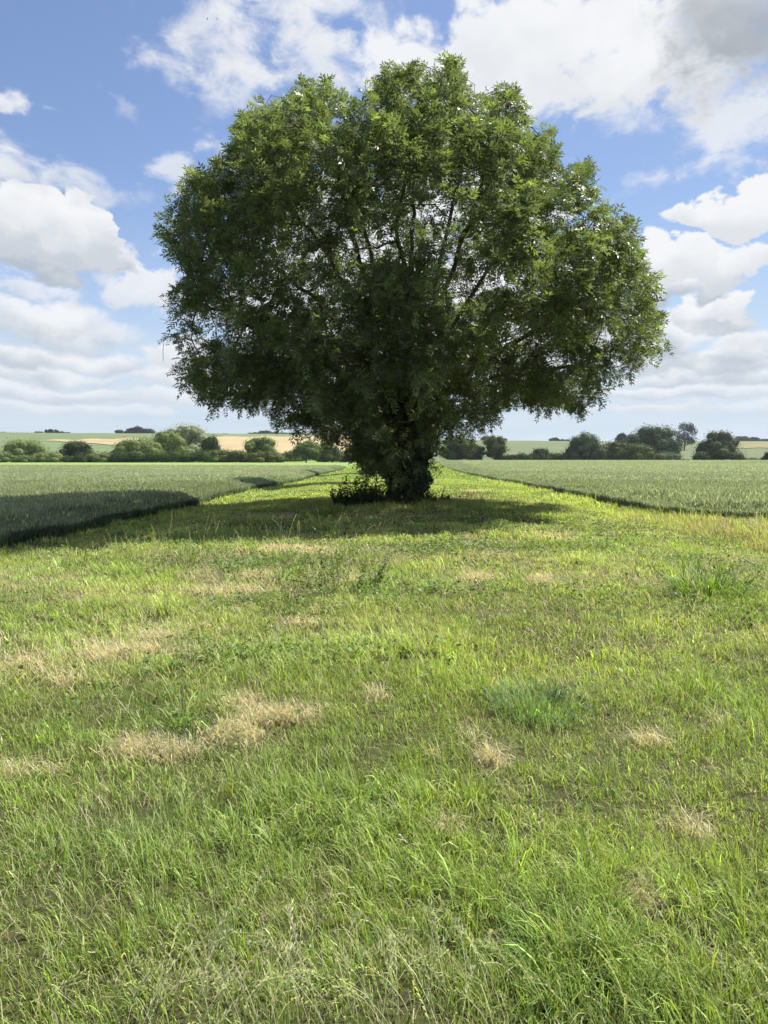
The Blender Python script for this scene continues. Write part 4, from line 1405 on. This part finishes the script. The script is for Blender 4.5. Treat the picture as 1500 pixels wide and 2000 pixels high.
# -- beyond the right crop
HR = 272
FP('hedge_tree', 'feathery olive tree just right of the ash trunk', 'tree', 858, 926, 852, 904, HR - 2, OLIVE, 'round', n=6000)
FP('hedge_tree', 'smaller grey green tree right of the feathery olive tree', 'tree', 912, 944, 867, 904, HR + 2, GREY, 'round', n=3200)
FP('hedge_tree', 'slim upright tree with open crown beside the green pasture', 'tree', 944, 988, 851, 903, HR - 4, OLIVE, 'round', .12, n=4200)
FP('field_hedge', 'long low dark hedge running along the right wheat', 'hedge', 968, 1125, 884, 905, HR, DARK, 'hedge', n=8000, dep=5, trunk=False)
FP('hedge_bush', 'rounded bush rising from the long low right hedge', 'bush', 1034, 1074, 875, 904, HR + 2, DARK, 'bush', n=2600, trunk=False)
FP('ditch_hedge', 'thin dark strip of rough growth edging the right wheat', 'hedge', 850, 1130, 901, 906, HR - 7, (0.05, 0.06, 0.03), 'hedge', n=6000, dep=2, trunk=False)
FP('willow_tree', 'grey willow with ragged top, first big one right of the low hedge', 'tree', 1108, 1182, 845, 905, HR, GREY, 'bush', n=7500)
FP('hedge_tree', 'dark green tree between the two big grey willows', 'tree', 1166, 1232, 861, 905, HR + 4, (0.06, 0.085, 0.03), 'bush', n=5000)
FP('hedge_tree', 'olive tree leaning into the tallest grey willow', 'tree', 1210, 1276, 866, 905, HR - 6, OLIVE, 'bush', n=5000)
FP('willow_tree', 'tallest grey willow with billowing crown on the right', 'tree', 1232, 1322, 831, 905, HR + 6, GREY, 'round', .05, n=9500)
FP('hedge_bush', 'pale grey shrub at the foot of the tallest willow', 'bush', 1272, 1328, 882, 905, HR - 6, GREY, 'bush', n=3000, trunk=False)
FP('hedge_bush', 'flat dark bramble trailing right from the tallest willow', 'bush', 1300, 1345, 896, 905, HR - 6, DARK, 'hedge', n=1500, dep=3, trunk=False)
FP('hedge_tree', 'large isolated bushy tree with spiky thin top on the right', 'tree', 1362, 1444, 842, 905, HR, (0.075, 0.098, 0.045), 'bush', n=7500)
FP('hedge_bush', 'dark bush on the left foot of the large isolated tree', 'bush', 1354, 1392, 882, 905, HR - 5, DARK, 'bush', n=2400, trunk=False)
FP('hedge_bush', 'low brownish bush right of the large isolated tree', 'bush', 1438, 1486, 893, 905, HR + 2, OLIVE, 'bush', n=1800, trunk=False)
FP('hedge_bush', 'dark bush cut by the right edge of the picture', 'bush', 1489, 1530, 881, 904, HR - 4, BLK, 'bush', n=2200)

# -- trees on the slopes and along the skyline
def hill_D(px, yb): return float(ground_at(px, yb)[1])
FP('lone_tree', 'open crowned tree standing alone on the skyline at right', 'tree', 1317, 1357, 826, 866, 520, (0.040, 0.052, 0.040), 'open', .16, n=2700)
FP('hill_bush', 'small dark bush beside the lone skyline tree', 'bush', 1318, 1331, 856, 866, 525, BLK, 'bush', n=700, trunk=False)
FP('hill_tree', 'dark two humped tree on the ridge left of the tallest willow', 'tree', 1203, 1226, 846, 866, 600, BLK, 'round', n=2000)
FP('hill_tree', 'low dark spreading tree joined to the two humped ridge tree', 'tree', 1218, 1243, 849, 866, 605, BLK, 'bush', n=2000)
SK = 890
for (x0, x1, yt, yb, lab, kd) in [
    (226, 240, 840, 851, 'small round dark tree left of the ridge clump', 'round'),
    (240, 250, 844, 851, 'tiny dark bush between the ridge trees on the left', 'bush'),
    (247, 266, 836, 852, 'dark round tree at the left of the ridge clump', 'round'),
    (259, 279, 833, 852, 'tallest dark dome of the left ridge clump', 'round'),
    (262, 278, 841, 853, 'greyish tree in front of the tallest ridge dome', 'round'),
    (278, 302, 837, 853, 'wide dark tree at the right of the ridge clump', 'round'),
    (372, 386, 836, 852, 'dark dome peeping over the silver willow', 'round'),
    (390, 402, 847, 853, 'small skyline bush right of the silver willow', 'bush'),
    (412, 422, 848, 853, 'first lone skyline bush above the golden stubble', 'bush'),
    (436, 446, 847, 853, 'second lone skyline bush above the golden stubble', 'bush'),
    (455, 464, 849, 853, 'third lone skyline bush above the golden stubble', 'bush'),
    (484, 494, 846, 852, 'small upright tree at the left end of the skyline wood', 'round'),
    (494, 504, 845, 852, 'small round tree touching the skyline wood', 'round'),
    (504, 530, 841, 853, 'taller dark trees at the left of the skyline wood', 'bush'),
    (68, 83, 843, 848, 'flat pale bush on the skyline left of the poplars', 'bush'),
    (114, 126, 843, 848, 'rounded bush just right of the poplars', 'bush'),
    (127, 137, 845, 848, 'tiny low bush on the bare left skyline', 'bush'),
    (0, 12, 844, 848, 'low bush at the left end of the skyline', 'bush'),
    (940, 958, 852, 862, 'dark dome on the ridge behind the slim tree', 'bush'),
    (962, 988, 856, 862, 'low dark wood on the ridge right of the slim tree', 'hedge'),
    (1074, 1092, 855, 862, 'dark clump on the bare skyline in the middle right', 'bush'),
    (1090, 1112, 858, 862, 'low dark hedge trailing right from the skyline clump', 'hedge'),
    (1434, 1464, 852, 863, 'broad dark wood on the skyline right of the isolated tree', 'bush'),
    (1462, 1484, 854, 863, 'second dark clump on the right skyline', 'bush'),
    (1483, 1512, 857, 863, 'last low dark clump at the right end of skyline', 'bush'),
]:
    FP('skyline_tree' if kd == 'round' else 'skyline_bush', lab, 'tree' if kd == 'round' else 'bush', x0, x1, yt, yb, SK, BLK, kd, n=1300, trunk=(kd == 'round'))
FP('skyline_wood', 'long flat dark wood on the ridge behind the ash branches', 'wood', 525, 592, 845.5, 853, SK + 3, BLK, 'hedge', n=4200, dep=18, trunk=False)
for i, (px, yt) in enumerate([(90, 839.5), (93.2, 840.5), (96.4, 839), (99.6, 838.6), (102.4, 839.6), (109, 839.2), (112.2, 840.4)]):
    FP('poplar_tree', 'slim dark poplar in the short row on the left skyline', 'tree', px - 1.7, px + 1.7, yt, 847.5, SK, BLK, 'poplar', n=500, group='poplars on the left skyline')

# -- trees behind the big ash in the same strip: their shade falls on the left crop
FP('strip_tree', 'tree hidden behind the ash, next along the grass strip', 'tree', 690, 870, 520, 932, 52, (0.055, 0.09, 0.022), 'round', .30, n=9000)
FP('strip_tree', 'farther tree behind the ash along the grass strip', 'tree', 715, 835, 660, 917, 88, (0.055, 0.09, 0.022), 'round', .30, n=7000)


# ------------------------------------------------------------------ two birds high up
def bird(px, py, D, label):
    p = at(px, py, D)
    v, q = [], []
    nr, nc = 9, 8
    u = np.linspace(0, 1, nr)[:, None]; a = np.linspace(0, 2 * math.pi, nc)[None]
    rad = .045 * np.sin(np.pi * np.clip(u * .92 + .04, 0, 1)) ** .7
    B = np.stack([(u - .5) * .34 + 0 * a, rad * np.cos(a), rad * np.sin(a)], -1).reshape(-1, 3)
    bag = Bag()
    bag.add(B, grid_faces(nr, nc), np.array([.03, .03, .03]))
    for s in (-1, 1):
        Wg = np.array([[.06, s * .03, .02], [-.07, s * .03, .02], [-.06, s * .22, .09], [.05, s * .22, .09], [-.10, s * .42, .05], [-.06, s * .44, .05]])
        bag.add(np.concatenate([Wg, Wg - [0, 0, .008]]), [[0, 1, 2, 3], [3, 2, 4, 5], [6, 9, 8, 7], [9, 11, 10, 8]], np.array([.03, .03, .03]))
    o = bag.build('bird', M_feather)
    o.location = p
    tag(o, label, 'bird')


M_feather = plain_material('dark_feathers', lambda N, pos: (N.mix(N.noise(pos, 30.0), rgb(.02, .02, .022), rgb(.05, .05, .05)), None), .7)
bird(405, 37, 150, 'left of two tiny dark birds high in the cloud')
bird(424, 37, 190, 'right of two tiny dark birds high in the cloud')


# ------------------------------------------------------------------ thin summer haze over the whole plain
def make_haze():
    m_ = bpy.data.materials.new('summer_haze')
    m_.use_nodes = True
    t = m_.node_tree
    t.nodes.clear()
    v = t.nodes.new('ShaderNodeVolumePrincipled')
    v.inputs['Color'].default_value = (0.80, 0.88, 1.0, 1)
    v.inputs['Density'].default_value = 0.00008
    v.inputs['Anisotropy'].default_value = 0.2
    out = t.nodes.new('ShaderNodeOutputMaterial')
    t.links.new(v.outputs[0], out.inputs['Volume'])
    x, y0, y1, z0, z1 = 5600, -80, 4300, -14, 60
    V = [(-x, y0, z0), (x, y0, z0), (x, y1, z0), (-x, y1, z0), (-x, y0, z1), (x, y0, z1), (x, y1, z1), (-x, y1, z1)]
    Q = [(0, 3, 2, 1), (4, 5, 6, 7), (0, 1, 5, 4), (1, 2, 6, 5), (2, 3, 7, 6), (3, 0, 4, 7)]
    tag(build('haze', V, Q, m_), 'thin pale summer haze over the distant fields', 'haze', kind='stuff')


make_haze()
